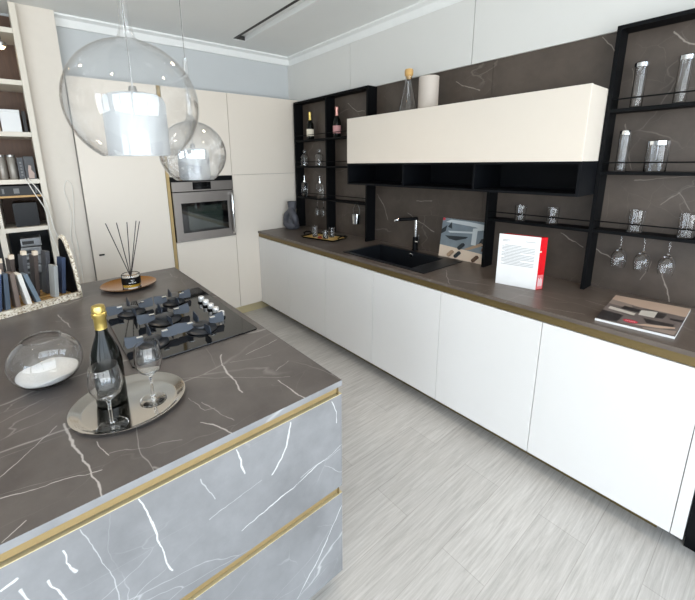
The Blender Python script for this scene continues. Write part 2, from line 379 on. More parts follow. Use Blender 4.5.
# walls
XL = -.18
b = MB().box(-.36, XL, -2.36, .0, 0, ZC); struct(b.build('wall_left', M_wall), 'pale grey wall behind the tall cabinets')
b = MB().box(-.6, -.361, YB, .0, 0, ZC); struct(b.build('wall_far_left', M_wall), 'wall behind the bookcase')
b = MB().box(-.6, XR+.2, .001, .15, 0, ZC); struct(b.build('wall_kitchen', M_bulk), 'white wall above the stone splashback')
b = MB()
for a0, a1 in ((XL, .845), (.85, 2.05), (2.055, 3.3), (3.305, 4.6)): b.box(a0, a1, -.030, .0, 2.233, 2.64)
struct(b.build('trim_2', M_bulk, bevel=.001), 'white bulkhead panels above the splashback')
b = MB().box(-.178, -.07, -2.3385, -2.1175, 0, ZC-.001); struct(b.build('trim_5', pb('warm_lit_wall_paint', (216,208,197), .8)), 'pale wall panel between the bookcase and the tall cabinets')  # warm lamp light on this bit of wall is put into its colour
# coves
def cove(name, fn, a, b_, s=.075):
    m = MB(); m.prism([(0,0),(0,-s),(.018,-s),(s*.55,-s*.35),(s,-.012),(s,0)], fn, a, b_)
    return struct(m.build(name, M_trim), 'white cove moulding along the ceiling')
cove('trim_3', lambda p,q,t: (XL+p, t, ZC+q), -2.36, -.03)
cove('trim_4', lambda p,q,t: (t, -.0-p, ZC+q), XL, 4.6)
# shopfront sides with window openings behind and to the right of the camera
def wall_open(name, fn, span, openings, H=ZC, t=.15):
    m = MB(); a = span[0]
    for (o0, o1, z0, z1) in openings:
        fn(m, a, o0, 0, H); fn(m, o0, o1, 0, z0); fn(m, o0, o1, z1, H); a = o1
    fn(m, a, span[1], 0, H)
    return struct(m.build(name, M_wall))
opR = [(-5.9,-3.2,.08,2.66), (-3.1,-.3,.08,2.66)]
opB = [(3.6,5.6,.15,2.6)]
wall_open('wall_right', lambda m,a,b_,z0,z1: m.box(XR, XR+.15, a, b_, z0, z1), (YB, 0), opR)
wall_open('wall_front', lambda m,a,b_,z0,z1: m.box(a, b_, YB-.15, YB, z0, z1), (-.6, XR), opB)
k = 0
for (o0, o1, z0, z1) in opR:
    k += 1; m = MB()
    m.box(XR+.04, XR+.09, o0, o0+.05, z0, z1).box(XR+.04, XR+.09, o1-.05, o1, z0, z1).box(XR+.04, XR+.09, o0+.05, o1-.05, z0, z0+.05).box(XR+.04, XR+.09, o0+.05, o1-.05, z1-.05, z1)
    c_ = (o0+o1)/2; m.box(XR+.04, XR+.09, c_-.025, c_+.025, z0+.05, z1-.05)
    struct(m.build('window_%d' % k, M_black))
for (o0, o1, z0, z1) in opB:
    k += 1; m = MB()
    m.box(o0, o0+.05, YB-.09, YB-.04, z0, z1).box(o1-.05, o1, YB-.09, YB-.04, z0, z1).box(o0+.05, o1-.05, YB-.09, YB-.04, z0, z0+.05).box(o0+.05, o1-.05, YB-.09, YB-.04, z1-.05, z1)
    c_ = (o0+o1)/2; m.box(c_-.025, c_+.025, YB-.09, YB-.04, z0+.05, z1-.05)
    struct(m.build('window_%d' % k, M_black))

# ------------------------------------------------------------------ splashback
b = MB()
for a0, a1 in ((-.02, 2.198), (2.2, 4.55)): b.box(a0, a1, -.012, -.0, .9002, 2.233)
tag(b.build('splashback', M_splash), 'brown marble splashback with white veins behind the wall shelves', 'splashback')

# ------------------------------------------------------------------ base run
YF = -.594; DZ0, DZ1 = .10, .836
gaps = [0.003, .572, 1.16, 1.725, 2.299, 2.876, 3.448]
blab = ['white base cabinet at the corner beside the tall oven units',
        'white base cabinet below the vase and drinks tray, second from the corner',
        'white base cabinet beneath the left half of the sink',
        'white base cabinet beneath the right half of the sink and the faucet',
        'white base cabinet below the white page and red binder',
        'white base cabinet below the magazine, nearest the camera']
for i in range(6):
    x0, x1 = gaps[i], gaps[i+1]
    t = thing('base_cabinet', blab[i], 'cabinet', ((x0+x1)/2, YF, .10), 'white base cabinets along the wall')
    zl = .70 if i == 3 else .875; zr_ = .70 if i == 2 else .875
    m = MB(); m.box(x0+.001, x0+.018, YF+.022, -.032, .10, zl).box(x1-.018, x1-.001, YF+.022, -.032, .10, zr_)
    m.box(x0+.018, x1-.018, YF+.022, -.032, .10, .118).box(x0+.001, x1-.001, -.031, -.02, .10, .875)
    m.build('body', M_carcass, t)
    MB().box(x0+.0015, x1-.0015, YF, YF+.020, DZ0, DZ1).build('door', M_white, t, bevel=.0012)
    m = MB(); m.box(x0, x1, YF+.002, YF+.006, .8405, .8785).box(x0, x1, YF+.006, YF+.021, .8745, .8785)
    m.build('handle_channel', M_bronze, t)
m = MB().box(3.449, 3.486, YF, -.02, .10, .878)
tag(m.build('end_panel', M_white, bevel=.001), 'narrow white end panel closing the base cabinets at the right', 'panel')
m = MB().box(.02, 3.40, -.486, -.472, 0, .0995)
tag(m.build('plinth', M_bronze), 'bronze plinth strip running under the white base cabinets', 'plinth')
t = thing('dark_cabinet', 'dark cabinet beyond the white end panel at the right edge', 'cabinet', (3.84, -.3, 0))
MB().box(3.488, 4.19, -.548, -.02, .10, .878).build('body', M_black, t)
MB().box(3.489, 4.189, -.568, -.549, .102, .86).build('door', M_black, t, bevel=.001)
MB().box(3.49, 4.18, -.50, -.485, 0, .0995).build('plinth', M_black, t)
# worktop with sink cut-out
SX0, SX1, SY0, SY1 = 1.335, 2.13, -.545, -.10
m = MB(); YW = -.598
cx0, cx1, cy0, cy1 = SX0+.02, SX1-.02, SY0+.02, SY1-.02
m.box(.0015, cx0, YW, -.0005, .8795, .90).box(cx1, 4.2, YW, -.0005, .8795, .90).box(cx0, cx1, YW, cy0, .8795, .90).box(cx0, cx1, cy1, -.0005, .8795, .90)
tag(m.build('worktop', M_marble), 'long brown marble worktop on the white base cabinets', 'worktop')

# sink
t = thing('sink', 'black rectangular composite sink set into the wall worktop', 'sink', ((SX0+SX1)/2, (SY0+SY1)/2, .9))
bx0, bx1, by0, by1 = SX0+.03, SX1-.13, SY0+.035, SY1-.04
m = MB()
zr = .9055
m.box(SX0, bx0, SY0, SY1, .9003, zr).box(bx1, SX1, SY0, SY1, .9003, zr).box(bx0, bx1, SY0, by0, .9003, zr).box(bx0, bx1, by1, SY1, .9003, zr)
m.build('rim', M_sink, t)
m = MB(); w = .006
m.box(bx0-w, bx0, by0-w, by1+w, .72, .9003).box(bx1, bx1+w, by0-w, by1+w, .72, .9003).box(bx0, bx1, by0-w, by0, .72, .9003).box(bx0, bx1, by1, by1+w, .72, .9003).box(bx0-w, bx1+w, by0-w, by1+w, .712, .72)
m.build('basin', M_sink, t)
m = MB(); m.lathe([(0,0),(.04,0),(.045,.004),(.03,.006),(0,.004)], (bx0+bx1)/2, (by0+by1)/2, .7203, 24); m.build('drain', M_chrome, t, smooth=True)
m = MB(); m.lathe([(0,0),(.018,0),(.018,.004),(.012,.006),(0,.005)], 0, 0, 0, 20); m.xf(Matrix.Translation((1.70, by1-.0003, .875)) @ Matrix.Rotation(PI/2, 4, 'X'))
m.build('overflow', M_chrome, t, smooth=True)

# faucet
fx, fy = 1.70, -.125
fx, fy = 1.672, -.058
t = thing('faucet', 'black and chrome swivel faucet standing behind the sink', 'faucet', (fx, fy, .9))
MB().lathe([(0,0),(.026,0),(.026,.006),(.021,.008),(.021,.105),(.017,.112),(0,.112)], fx, fy, .9003, 24).build('base_body', M_black, t, smooth=True)
MB().lathe([(0,.112),(.013,.112),(.013,.248),(0,.25)], fx, fy, .9, 20).build('riser', M_chrome, t, smooth=True)
sp = [(fx, fy+.012, 1.158), (fx-.015, fy-.03, 1.159), (fx-.06, fy-.07, 1.156), (fx-.095, fy-.095, 1.152)]
o = MB().tube(sp, [.014,.014,.014,.014], 14).build('spout', M_black, t, smooth=True)
MB().tube([(fx-.098, fy-.097, 1.151), (fx-.116, fy-.109, 1.146), (fx-.122, fy-.113, 1.134)], [.014,.016,.012], 14).build('spray_tip', M_chrome, o, smooth=True)
m = MB().tube([(fx+.018, fy-.01, .975), (fx+.05, fy-.02, .976)], .013, 12).tube([(fx+.045, fy-.02, .976), (fx+.052, fy-.022, 1.04)], [.006,.004], 10)
m.build('lever', M_chrome, t, smooth=True)

# ------------------------------------------------------------------ tall units (front plane x=0)
def tall(label, y0, y1, doors, extra=None):
    t = thing('tall_cabinet', label, 'cabinet', (-.08, (y0+y1)/2, .0), 'tall white cabinets')
    bx = [(.10, 2.266)] if not extra else extra
    for z0, z1 in bx: MB().box(XL+.002, -.0225, y0+.001, y1-.001, z0, z1).build('body', M_carcass, t)
    for z0, z1 in doors: MB().box(-.020, 0, y0+.0015, y1-.0015, z0, z1).build('door', M_cream, t, bevel=.0012)
    m = MB().box(-.06, -.045, y0, y1, 0, .0995); m.build('plinth', M_goldpale, t)
    return t
tall('tall white cabinet in the corner right of the oven', -.848, -.032, [(.102, 1.497), (1.50, 2.267)])
tall('tall white cabinet column housing the steel oven', -1.447, -.849, [(.102, .889), (1.497, 2.267)], [(.10, .888), (1.498, 2.266)])
tc_ = tall('tall white cabinet left of the gold strip, with a small black handle', -2.115, -1.480, [(.102, 2.267)])
m = MB().box(.0003, .012, -2.075, -2.035, .873, .885); m.build('handle', M_black, tc_, bevel=.002)
m = MB().box(-.10, -.010, -1.479, -1.448, .0, 2.267).box(-.0095, .001, -1.479, -1.475, 0, 2.267)
tag(m.build('handle_profile', M_gold), 'vertical gold grip profile left of the oven column', 'profile')

# oven
oy0, oy1, oz0, oz1 = -1.446, -.850, .892, 1.494
t = thing('oven', 'built-in steel oven with side-hinged glass door', 'oven', (-.08, (oy0+oy1)/2, oz0))
MB().box(XL+.004, -.002, oy0+.004, oy1-.004, oz0, oz1-.002).build('body', M_black, t)
MB().box(-.001, .010, oy0+.004, oy1-.004, 1.452, oz1-.002).build('vent_trim', M_black, t)
p = MB().box(-.001, .018, oy0+.004, oy1-.004, 1.362, 1.450).build('control_panel', M_oven, t, bevel=.001)
MB().box(.0182, .0195, -1.255, -1.08, 1.375, 1.445).build('display', M_blackglass, p)
o = MB(); dz0, dz1 = oz0+.002, 1.354; dy0, dy1 = oy0+.004, oy1-.004; wy0, wy1, wz0, wz1 = -1.375, -.925, .975, 1.255
o.box(-.001, .020, dy0, wy0, dz0, dz1).box(-.001, .020, wy1, dy1, dz0, dz1).box(-.001, .020, wy0, wy1, dz0, wz0).box(-.001, .020, wy0, wy1, wz1, dz1)
d_ = o.build('oven_door', M_oven, t)
m = MB().box(-.001, .019, wy0, wy1, wz0, wz1); m.build('door_glass', M_blackglass, d_)
m = MB().box(.0191, .0197, wy0+.055, wy1-.06, wz0+.025, wz1-.03); m.build('inner_window', M_ovenglass, d_)
hy = -.885
m = MB().tube([(.02,hy,.925),(.045,hy,.93),(.055,hy,.95),(.055,hy,1.30),(.045,hy,1.32),(.02,hy,1.325)], .013, 12)
m.build('handle', M_chrome, d_, smooth=True)

# ------------------------------------------------------------------ upper cabinet + niche
ux0, ux1, uy = 1.167, 2.873, -.35
t = thing('wall_cabinet', 'wide white flap-door wall cabinet above the sink', 'cabinet', ((ux0+ux1)/2, -.17, 1.597))
MB().box(ux0+.001, ux1-.001, uy+.021, -.0125, 1.599, 1.949).build('body', M_cream, t)
MB().box(ux0, ux1, uy, uy+.019, 1.599, 1.951).build('flap_door', M_cream, t, bevel=.0015)
t = thing('open_niche', 'black open niche shelf with three bays under the white wall cabinet', 'shelf', ((ux0+ux1)/2, -.17, 1.427))
m = MB().box(ux0, ux1, uy+.004, -.0125, 1.427, 1.440).box(ux0, ux1, uy+.004, -.0125, 1.586, 1.5985)
m.box(ux0, ux0+.012, uy+.004, -.0125, 1.440, 1.586).box(ux1-.012, ux1, uy+.004, -.0125, 1.440, 1.586)
m.box(ux0+.012, ux1-.012, -.022, -.0125, 1.440, 1.586)
m.build('frame', M_blackint, t)
for dx in (1.76, 2.31): MB().box(dx-.006, dx+.006, uy+.008, -.023, 1.441, 1.585).build('divider', M_blackint, t)

# ------------------------------------------------------------------ wall shelf frames
FY = -.122; TK = .018
def frame(label, posts, top, shelves, bays, loc, bottom=.9003, posttops=None):
    t = thing('wall_shelving', label, 'shelf', loc)
    for i, p in enumerate(posts):
        MB().box(p, p+TK, FY, -.0125, bottom, (posttops[i] if posttops else 2.231)).build('post', M_black, t)
    if top: MB().box(posts[0]+TK, posts[-1], FY, -.0125, 2.213, 2.231).build('top_panel', M_black, t)
    for (a, c_) in bays:
        for z in shelves:
            s = MB().box(a+.0002, c_-.0002, FY+.002, -.0125, z-.016, z).build('shelf', M_black, t)
            MB().tube([(a+.001, FY+.006, z+.045), (c_-.001, FY+.006, z+.045)], .0035, 8).build('rail', M_black, s, smooth=True)
    return t
frame('tall black metal shelf frame left of the white wall cabinet', [.045, .590, 1.154], True, [1.842, 1.572, 1.245], [(.045+TK, .590), (.590+TK, 1.154)], (.6, -.07, .9))
frame('low black shelf frame with one shelf beneath the black niche', [2.284], False, [1.238], [(2.284+TK, 2.8748)], (2.58, -.07, .9), posttops=[1.4265])
frame('tall black metal shelf frame right of the white wall cabinet', [2.875, 3.76], True, [1.850, 1.545, 1.242], [(2.875+TK, 3.76)], (3.18, -.07, .9))

# ------------------------------------------------------------------ island
IX0, IX1, IY1, IY0 = .883, 2.698, -1.727, -3.35
t = thing('island', 'kitchen island base with grey marble drawer fronts and gold channels', 'cabinet', ((IX0+IX1)/2, (IY0+IY1)/2, 0))
MB().box(IX0+.02, IX1-.045, IY0+.02, IY1-.014, .08, .878).build('body', M_black, t)
MB().box(IX0+.06, IX1-.08, IY0+.05, IY1-.05, 0, .08).build('plinth', M_gold, t)
MB().box(IX0+.002, IX1-.0225, IY1-.013, IY1-.001, .08, .878).build('side_panel', M_islandlit, t)
MB().box(IX0+.002, IX0+.018, IY0+.02, IY1-.014, .08, .878).build('back_panel', M_islandlit, t)
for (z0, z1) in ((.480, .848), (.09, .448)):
    d_ = MB().box(IX1-.021, IX1-.001, IY0+.01, IY1-.002, z0, z1).build('drawer_front', M_islandlit, t)
    MB().box(IX1-.021, IX1-.0005, IY0+.01, IY1-.002, z1+.0002, z1+.0026).build('edge_strip', M_goldpale, d_)
for (z0, z1) in ((.8570, .8785), (.4560, .4770)):
    m = MB(); m.box(IX1-.010, IX1-.006, IY0+.01, IY1-.019, z0, z1).box(IX1-.040, IX1-.010, IY0+.01, IY1-.019, z1-.003, z1)
    m.build('handle_channel', M_gold, t)
    MB().box(IX1-.040, IX1-.003, IY1-.0185, IY1-.014, z0-.006, z1-.0005).build('channel_end_cap', M_bronze, t)
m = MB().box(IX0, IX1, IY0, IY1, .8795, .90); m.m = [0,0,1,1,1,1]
tag(m.build('island_worktop', [M_islandtop, M_islandedgelit], bevel=.0008), 'thin grey marble worktop on the island', 'worktop')

# ------------------------------------------------------------------ hob
t = thing('gas_hob', 'black glass five-burner gas hob on the island worktop', 'hob', (1.80, -2.01, .90))
MB().prism(rr(1.450, 2.172, -2.256, -1.760, .012), XY, .9004, .9075).build('glass_plate', M_blackglass, t, bevel=.001)
def burner(cx, cy, r, rot):
    o = MB().lathe([(0,0),(r*.98,0),(r*1.0,.004),(r*.92,.010),(r*.70,.014),(r*.55,.016),(r*.53,.024),(r*.44,.027),(0,.028)], cx, cy, .9078, 36).build('burner', M_iron, t, smooth=True)
    for k in range(4):
        g = MB(); a = rot + k*PI/2
        R0, R1 = r*.55, r*1.30 + .022
        tl = .016 if k % 2 else .004      # the side fins lean, the others stand upright
        vs = []
        for (x_, z_, s_) in ((R0,.010,0),(R1*.94,.008,0),(R1,.020,.3),(R1*.98,.050,1),(R0+.004,.040,.8)):
            vs.append((x_, tl*s_, z_))
        sg = 1 if k == 1 else -1
        vs = [(x_, y_*sg, z_) for x_, y_, z_ in vs]
        n = len(vs); vs2 = vs + [(x_, y_+.0035, z_) for x_, y_, z_ in vs]
        g.add(vs2, [tuple(range(n))[::-1], tuple(range(n, 2*n))] + [(i, (i+1) % n, n+(i+1) % n, n+i) for i in range(n)])
        g.xf(Matrix.Translation((cx, cy, .9078)) @ Matrix.Rotation(a, 4, 'Z'))
        g.build('pan_support', M_iron2, o)
    for k in (1, 3):
        g = MB().box(r*.60, r*.60+.022, -.007, .007, .0395, .0425)
        g.xf(Matrix.Translation((cx, cy, .9078)) @ Matrix.Rotation(rot+k*PI/2, 4, 'Z'))
        g.build('steel_mark', M_chrome, o)
for cx, cy, r in ((1.615,-2.148,.062),(1.610,-1.948,.054),(1.815,-2.047,.072),(2.025,-2.150,.060),(2.020,-1.950,.064)): burner(cx, cy, r, 0)
for x in (1.722, 1.786, 1.850, 1.914, 1.978):
    o = MB().lathe([(0,0),(.017,0),(.019,.004),(.014,.008),(0,.008)], x-.02, -1.835, .9078, 20).build('knob', M_black, t, smooth=True)
    MB().lathe([(0,.008),(.0150,.008),(.0155,.028),(.0135,.031),(0,.031)], x-.02, -1.835, .9078, 20).build('knob_cap', M_knob, o, smooth=True)

# ------------------------------------------------------------------ pendants
def pendant(label, px, py, pz, r, gm):
    diff = True
    t = thing('pendant_lamp', label, 'lamp', (px, py, pz), 'glass globe pendants over the island')
    prof = []; th0 = math.radians(-56); n = 22; top = math.radians(79)
    sq = .97
    for i in range(n+1):
        a = th0 + (top-th0)*i/n
        prof.append((r*math.cos(a), r*sq*math.sin(a)))
    e = prof[-1]; nr = r*.07
    prof += [(r*.125, e[1]+.012*r/.18), (nr*1.15, e[1]+.045*r/.18), (nr, e[1]+.12*r/.18), (nr, e[1]+.30*r/.18), (nr*1.1, e[1]+.32*r/.18)]
    inn = [(max(q-.0028, .001), h) for q, h in prof][::-1]
    MB().lathe(prof + inn + [prof[0]], px, py, pz, 56).build('glass_globe', gm, t, smooth=True)
    zt = e[1]+.33*r/.18
    if diff:
        rc = r*.47; h1 = r*.16; h0 = -r*.80
        P = [(rc, h0), (rc, h1-.02), (rc-.006, h1-.006), (rc-.02, h1), (.012, h1), (.012, h1-.004), (rc-.021, h1-.004), (rc-.009, h1-.009), (rc-.004, h1-.022), (rc-.004, h0), (rc, h0)]
        o = MB().lathe(P, px, py, pz, 40).build('diffuser', M_frost, t, smooth=True)
        MB().lathe([(0,h1-.05),(.018,h1-.05),(.02,h1-.005),(.012,h1+.0),(.008,h1+.02),(0,h1+.02)], px, py, pz, 20).build('lamp_holder', M_steel, t, smooth=True)
        MB().tube([(px,py,pz+h1+.02),(px,py,ZC-.02)], .0016, 6).build('cord', M_steel, t)
    else:
        MB().tube([(px,py,pz-.01),(px,py,ZC-.02)], .0016, 6).build('cord', M_steel, t)
        MB().lathe([(0,-.02),(.014,-.02),(.016,.03),(0,.032)], px, py, pz, 20).build('lamp_holder', M_chrome, t, smooth=True)
    MB().lathe([(0,-.022),(.045,-.022),(.05,-.018),(.05,-.0005),(0,-.0005)], px, py, ZC, 30).build('ceiling_cup', M_chrome, t, smooth=True)
    return t
pendant('large clear glass globe pendant with frosted inner cylinder, nearest the camera', 2.446, -2.207, 1.759, .157, M_globe)
pendant('smaller clear glass globe pendant hanging in front of the oven', 1.868, -1.866, 1.654, .140, M_globe2)

# ------------------------------------------------------------------ tray, bottle, glasses, bowl on island
tx, ty = 2.382, -2.305
t = thing('serving_tray', 'oval silver tray on the island holding a bottle and two glasses', 'tray', (tx, ty, .9))
m = MB().lathe([(0,.0005),(.80,.0005),(.86,.002),(.95,.012),(1.0,.014),(1.0,.017),(.945,.015),(.85,.005),(.79,.0035),(0,.0035)], 0, 0, 0, 72, 1, 1)
m.xf(Matrix.Translation((tx, ty, .9)) @ Matrix.Rotation(math.radians(-6), 4, 'Z') @ Matrix.Diagonal((.146, .158, 1, 1)))
m.build('tray_body', M_silver, t, smooth=True)
bx, by = 2.335, -2.345
t = thing('sparkling_wine_bottle', 'dark sparkling wine bottle with gold foil neck on the silver tray', 'bottle', (bx, by, .904))
MB().lathe([(0,.004),(.03,0),(.041,.003),(.042,.012),(.042,.135),(.038,.165),(.026,.200),(.0165,.225),(.0145,.245),(.0145,.262),(0,.262)], bx, by, .904, 40).build('bottle_body', M_bottle, t, smooth=True)
MB().lathe([(.0155,.240),(.0165,.240),(.0165,.272),(.0195,.277),(.0200,.288),(.0175,.290),(.0185,.300),(.0165,.310),(.010,.313),(0,.314)], bx, by, .904, 28).build('foil_capsule', M_foil, t, smooth=True)
def wineglass(name, label, cat, x, y, z, H, R, group, flipz=False, mat=None, n=28):
    t = thing(name, label, cat, (x, y, z), group)
    hb = H*.53   # bowl height
    s0 = H-hb
    P = [(0,.0005),(R*.92,.0005),(R*.95,.002),(R*.5,.0045),(.006,.009),(.0042,.02),(.0040,s0-.012),(.008,s0-.002)]
    bowl = [(.45,.06),(.78,.18),(.96,.36),(1.0,.52),(.95,.75),(.84,1.0)]
    P += [(R*q, s0+hb*h) for q, h in bowl]
    P += [(R*q-.0016, s0+hb*h+(.0016 if h < .5 else 0)) for q, h in bowl[::-1]] + [(0, s0+.006)]
    m = MB().lathe(P, x, y, 0, n)
    if flipz:
        for v in m.v: v.z = -v.z
    for v in m.v: v.z += z
    m.build('glass_body', mat or M_glass2, t, smooth=True)
    return t
wineglass('wine_glass', 'empty wine glass in front of the bottle on the silver tray', 'glass', 2.468, -2.366, .904, .186, .0415, 'wine glasses on the tray')
wineglass('wine_glass', 'empty wine glass right of the bottle, at the far end of the silver tray', 'glass', 2.410, -2.246, .904, .184, .0395, 'wine glasses on the tray')
# fish bowl
fx_, fy_ = 2.02, -2.50
fx_, fy_, RB = 2.085, -2.490, .104
t = thing('glass_bowl', 'round clear glass bowl half filled with white salt on the island', 'bowl', (fx_, fy_, .9))
P = []
for i in range(21):
    a = math.radians(-68 + i*(128/20)); P.append((RB*math.cos(a), RB*1.03*(.84*math.sin(a)+.78)+.0))
P = [(q, h-P[0][1]+.0006) for q, h in P]
prof = [(0, P[0][1])] + P + [(P[-1][0]+.002, P[-1][1]+.004)]
inner = [(max(q-.0025, 0), h+(.0025 if i < 6 else .0)) for i, (q, h) in enumerate(prof)][::-1]
MB().lathe(prof+inner, fx_, fy_, .9, 48).build('bowl_body', M_glass2, t, smooth=True)
st_ = []
for q, h in prof[:-1]:
    if h < .040: st_.append((max(q-.0045, 0), h+.0045))
top_r = st_[-1][0]
def wob(a, h): return 1
m = MB().lathe(st_ + [(top_r*.985, .046), (top_r*.8, .050), (top_r*.5, .048), (top_r*.25, .054), (0, .055)], fx_, fy_, .9, 40)
for v in m.v:
    if v.z > .944: v.z += .006*math.sin(31*v.x)*math.cos(37*v.y)
tag(m.build('salt', M_salt, None, smooth=True), 'coarse white salt filling the bottom of the glass bowl', 'salt', kind='stuff')

# diffuser + copper tray
dx_, dy_ = 1.140, -2.062
t = thing('decorative_tray', 'shallow round copper tray under the reed diffuser', 'tray', (dx_, dy_-.005, .9))
m = MB().lathe([(0,.0005),(.55,.0005),(.85,.008),(1.0,.018),(1.0,.021),(.84,.0115),(.54,.0040),(0,.0040)], 0, 0, 0, 60)
m.xf(Matrix.Translation((dx_, dy_-.005, .9)) @ Matrix.Rotation(math.radians(-10), 4, 'Z') @ Matrix.Diagonal((.142, .150, 1, 1)))
m.build('tray_body', M_copper, t, smooth=True)
t = thing('reed_diffuser', 'glass reed diffuser with black label and five dark sticks', 'diffuser', (dx_+.03, dy_+.005, .9045))
q = (dx_+.03, dy_+.005, .9045)
MB().lathe([(0,0),(.048,0),(.05,.003),(.05,.078),(.047,.082),(.044,.083),(.044,.079),(.0465,.076),(.0465,.008),(0,.008)], q[0], q[1], q[2], 36).build('jar', M_glass2, t, smooth=True)
MB().lathe([(0,.009),(.046,.009),(.046,.026),(0,.026)], q[0], q[1], q[2], 36).build('scented_oil', M_amber, t, smooth=True)
m = MB()
n = 36; vs = []; fs = []
for k in range(15):
    a = math.radians(-98 + k*14.0)
    for rr_ in (.0504, .0512):
        for h in (.024, .066): vs.append((q[0]+rr_*math.cos(a), q[1]+rr_*math.sin(a), q[2]+h))
for k in range(14):
    A = k*4; B = A+4
    fs += [(A+2, A+3, B+3, B+2), (A, B, B+1, A+1), (A, A+2, B+2, B), (A+1, B+1, B+3, A+3)]
lb = m.add(vs, fs).build('label_band', M_black, t)
m = MB()
for (a0, a1, h0, h1) in ((-12, 10, .050, .054), (-8, 4, .043, .046), (-26, 22, .034, .039)):
    for k in range(int((a1-a0)//4)):
        if (k % 4) == 3: continue
        a = math.radians(a0 + 4*k); b_ = math.radians(a0 + 4*k + 3.2)
        m.add([(q[0]+.0515*math.cos(a), q[1]+.0515*math.sin(a), q[2]+h0), (q[0]+.0515*math.cos(b_), q[1]+.0515*math.sin(b_), q[2]+h0),
               (q[0]+.0515*math.cos(b_), q[1]+.0515*math.sin(b_), q[2]+h1), (q[0]+.0515*math.cos(a), q[1]+.0515*math.sin(a), q[2]+h1)], [(0,1,2,3)])
m.build('lettering', M_paper, lb)
for (ex, ey) in ((-.035,-.085),(-.02,-.032),(.0,.018),(-.02,.070),(.02,.080)):
    MB().tube([(q[0]-ex*.15, q[1]-ey*.15, q[2]+.010), (q[0]+ex, q[1]+ey, q[2]+.385)], .0024, 6).build('reed_stick', M_stick, t)

# ------------------------------------------------------------------ sample rack on the island
RK = math.atan2(.95, -.31) - PI/2      # local y axis points along the rail
ro = Vector((1.17, -2.305, 0))
Mr = Matrix.Translation(ro) @ Matrix.Rotation(RK, 4, 'Z')
# local: +y along the rail towards the hob side, -x away from the camera
t = thing('sample_rack', 'speckled stone display rack with rounded end on the island', 'rack', (ro.x, ro.y, .9))
def RB_(m): return m.xf(Mr)
LEN = -.80
RB_(MB().box(-.022, 0, LEN, 0, .9006, .932)).build('front_rail', M_granite, t)
RB_(MB().box(-.30, -.022, LEN, -.020, .9006, .912)).build('base_board', M_oak, t)
g = MB()
for k in range(4): g.box(-.09-.055*k, -.075-.055*k, LEN, -.026, .9125, .922)
RB_(g).build('slot_strip', M_oak, t)
arch = [(0,.9006),(0,.945),(-.018,1.05),(-.040,1.13),(-.072,1.20),(-.100,1.232),(-.125,1.240),(-.150,1.225),(-.165,1.18),(-.172,1.10),(-.172,.9006)]
ins = [(-.012,.914),(-.012,.945),(-.030,1.05),(-.052,1.125),(-.082,1.185),(-.105,1.214),(-.125,1.222),(-.142,1.210),(-.153,1.17),(-.158,1.10),(-.158,.914)]
RB_(MB().prism(arch, XZ, -.0145, -.0005)).build('end_panel', M_granite, t)
RB_(MB().prism(ins, XZ, -.0185, -.0147)).build('end_panel_lining', M_black, t)
# samples
cols = [('sm_anthracite',(66,66,70)),('sm_slate',(70,82,96)),('sm_taupe',(112,98,90)),('sm_white',(225,222,215)),('sm_bluegrey',(104,118,130)),('sm_brown',(70,58,52)),('sm_pale',(150,152,150)),('sm_navy',(52,66,92))]
SM = {n_: pb(n_, c_, .45, noise=.08) for n_, c_ in cols}
M_tab = pb('cream_tab', (215,200,180), .6)
seq = [('sm_navy',-.060,-.10,8,.20,0,'navy blue worktop sample, rightmost beside the rounded rack end'),
       ('sm_pale',-.112,-.05,6,.175,0,'pale grey worktop sample in the front row, nearest the rounded rack end'),
       ('sm_bluegrey',-.190,-.05,-13,.165,0,'blue-grey worktop sample leaning to the left in the front row'),
       ('sm_white',-.230,-.05,-7,.170,0,'white worktop sample leaning left, the only white one in the rack'),
       ('sm_taupe',-.277,-.05,0,.180,0,'taupe worktop sample just left of the white one'),
       ('sm_slate',-.318,-.05,5,.185,0,'slate blue worktop sample second to the left of the white one'),
       ('sm_navy',-.352,-.05,8,.190,1,'dark blue worktop sample with a cream tab in the front row'),
       ('sm_brown',-.408,-.05,7,.185,1,'brown worktop sample with a cream tab near the left picture edge'),
       ('sm_taupe',-.455,-.05,6,.185,1,'taupe worktop sample cut by the left picture edge'),
       ('sm_anthracite',-.105,-.17,7,.235,0,'tall anthracite worktop sample at the right end of the back row'),
       ('sm_brown',-.155,-.17,6,.225,1,'brown back-row worktop sample behind the pale grey one'),
       ('sm_anthracite',-.200,-.17,5,.235,1,'anthracite back-row worktop sample behind the blue-grey leaning one'),
       ('sm_brown',-.245,-.17,3,.225,1,'brown back-row worktop sample behind the white one'),
       ('sm_taupe',-.290,-.17,2,.215,1,'taupe back-row worktop sample behind the front taupe one'),
       ('sm_slate',-.340,-.17,4,.215,1,'slate back-row worktop sample behind the dark blue one'),
       ('sm_anthracite',-.395,-.17,4,.215,1,'anthracite back-row worktop sample near the left picture edge')]
for i, (mn, u, v_, tilt, hgt, tab, lb_) in enumerate(seq):
    base = Mr @ Vector((v_, u, .9245))
    t = thing('worktop_sample', lb_, 'sample', tuple(base), 'worktop samples standing in the rack')
    Mt = Mr @ Matrix.Translation((v_, u, .9245)) @ Matrix.Rotation(math.radians(-tilt), 4, 'X')
    m = MB().box(-.035, .030, -.009, .009, .0017, hgt); m.xf(Mt).build('slab', SM[mn], t, bevel=.001)
    if tab:
        m = MB().box(.005, .0305, -.0095, .0095, hgt+.0003, hgt+.022); m.xf(Mt).build('tab', M_tab, t)

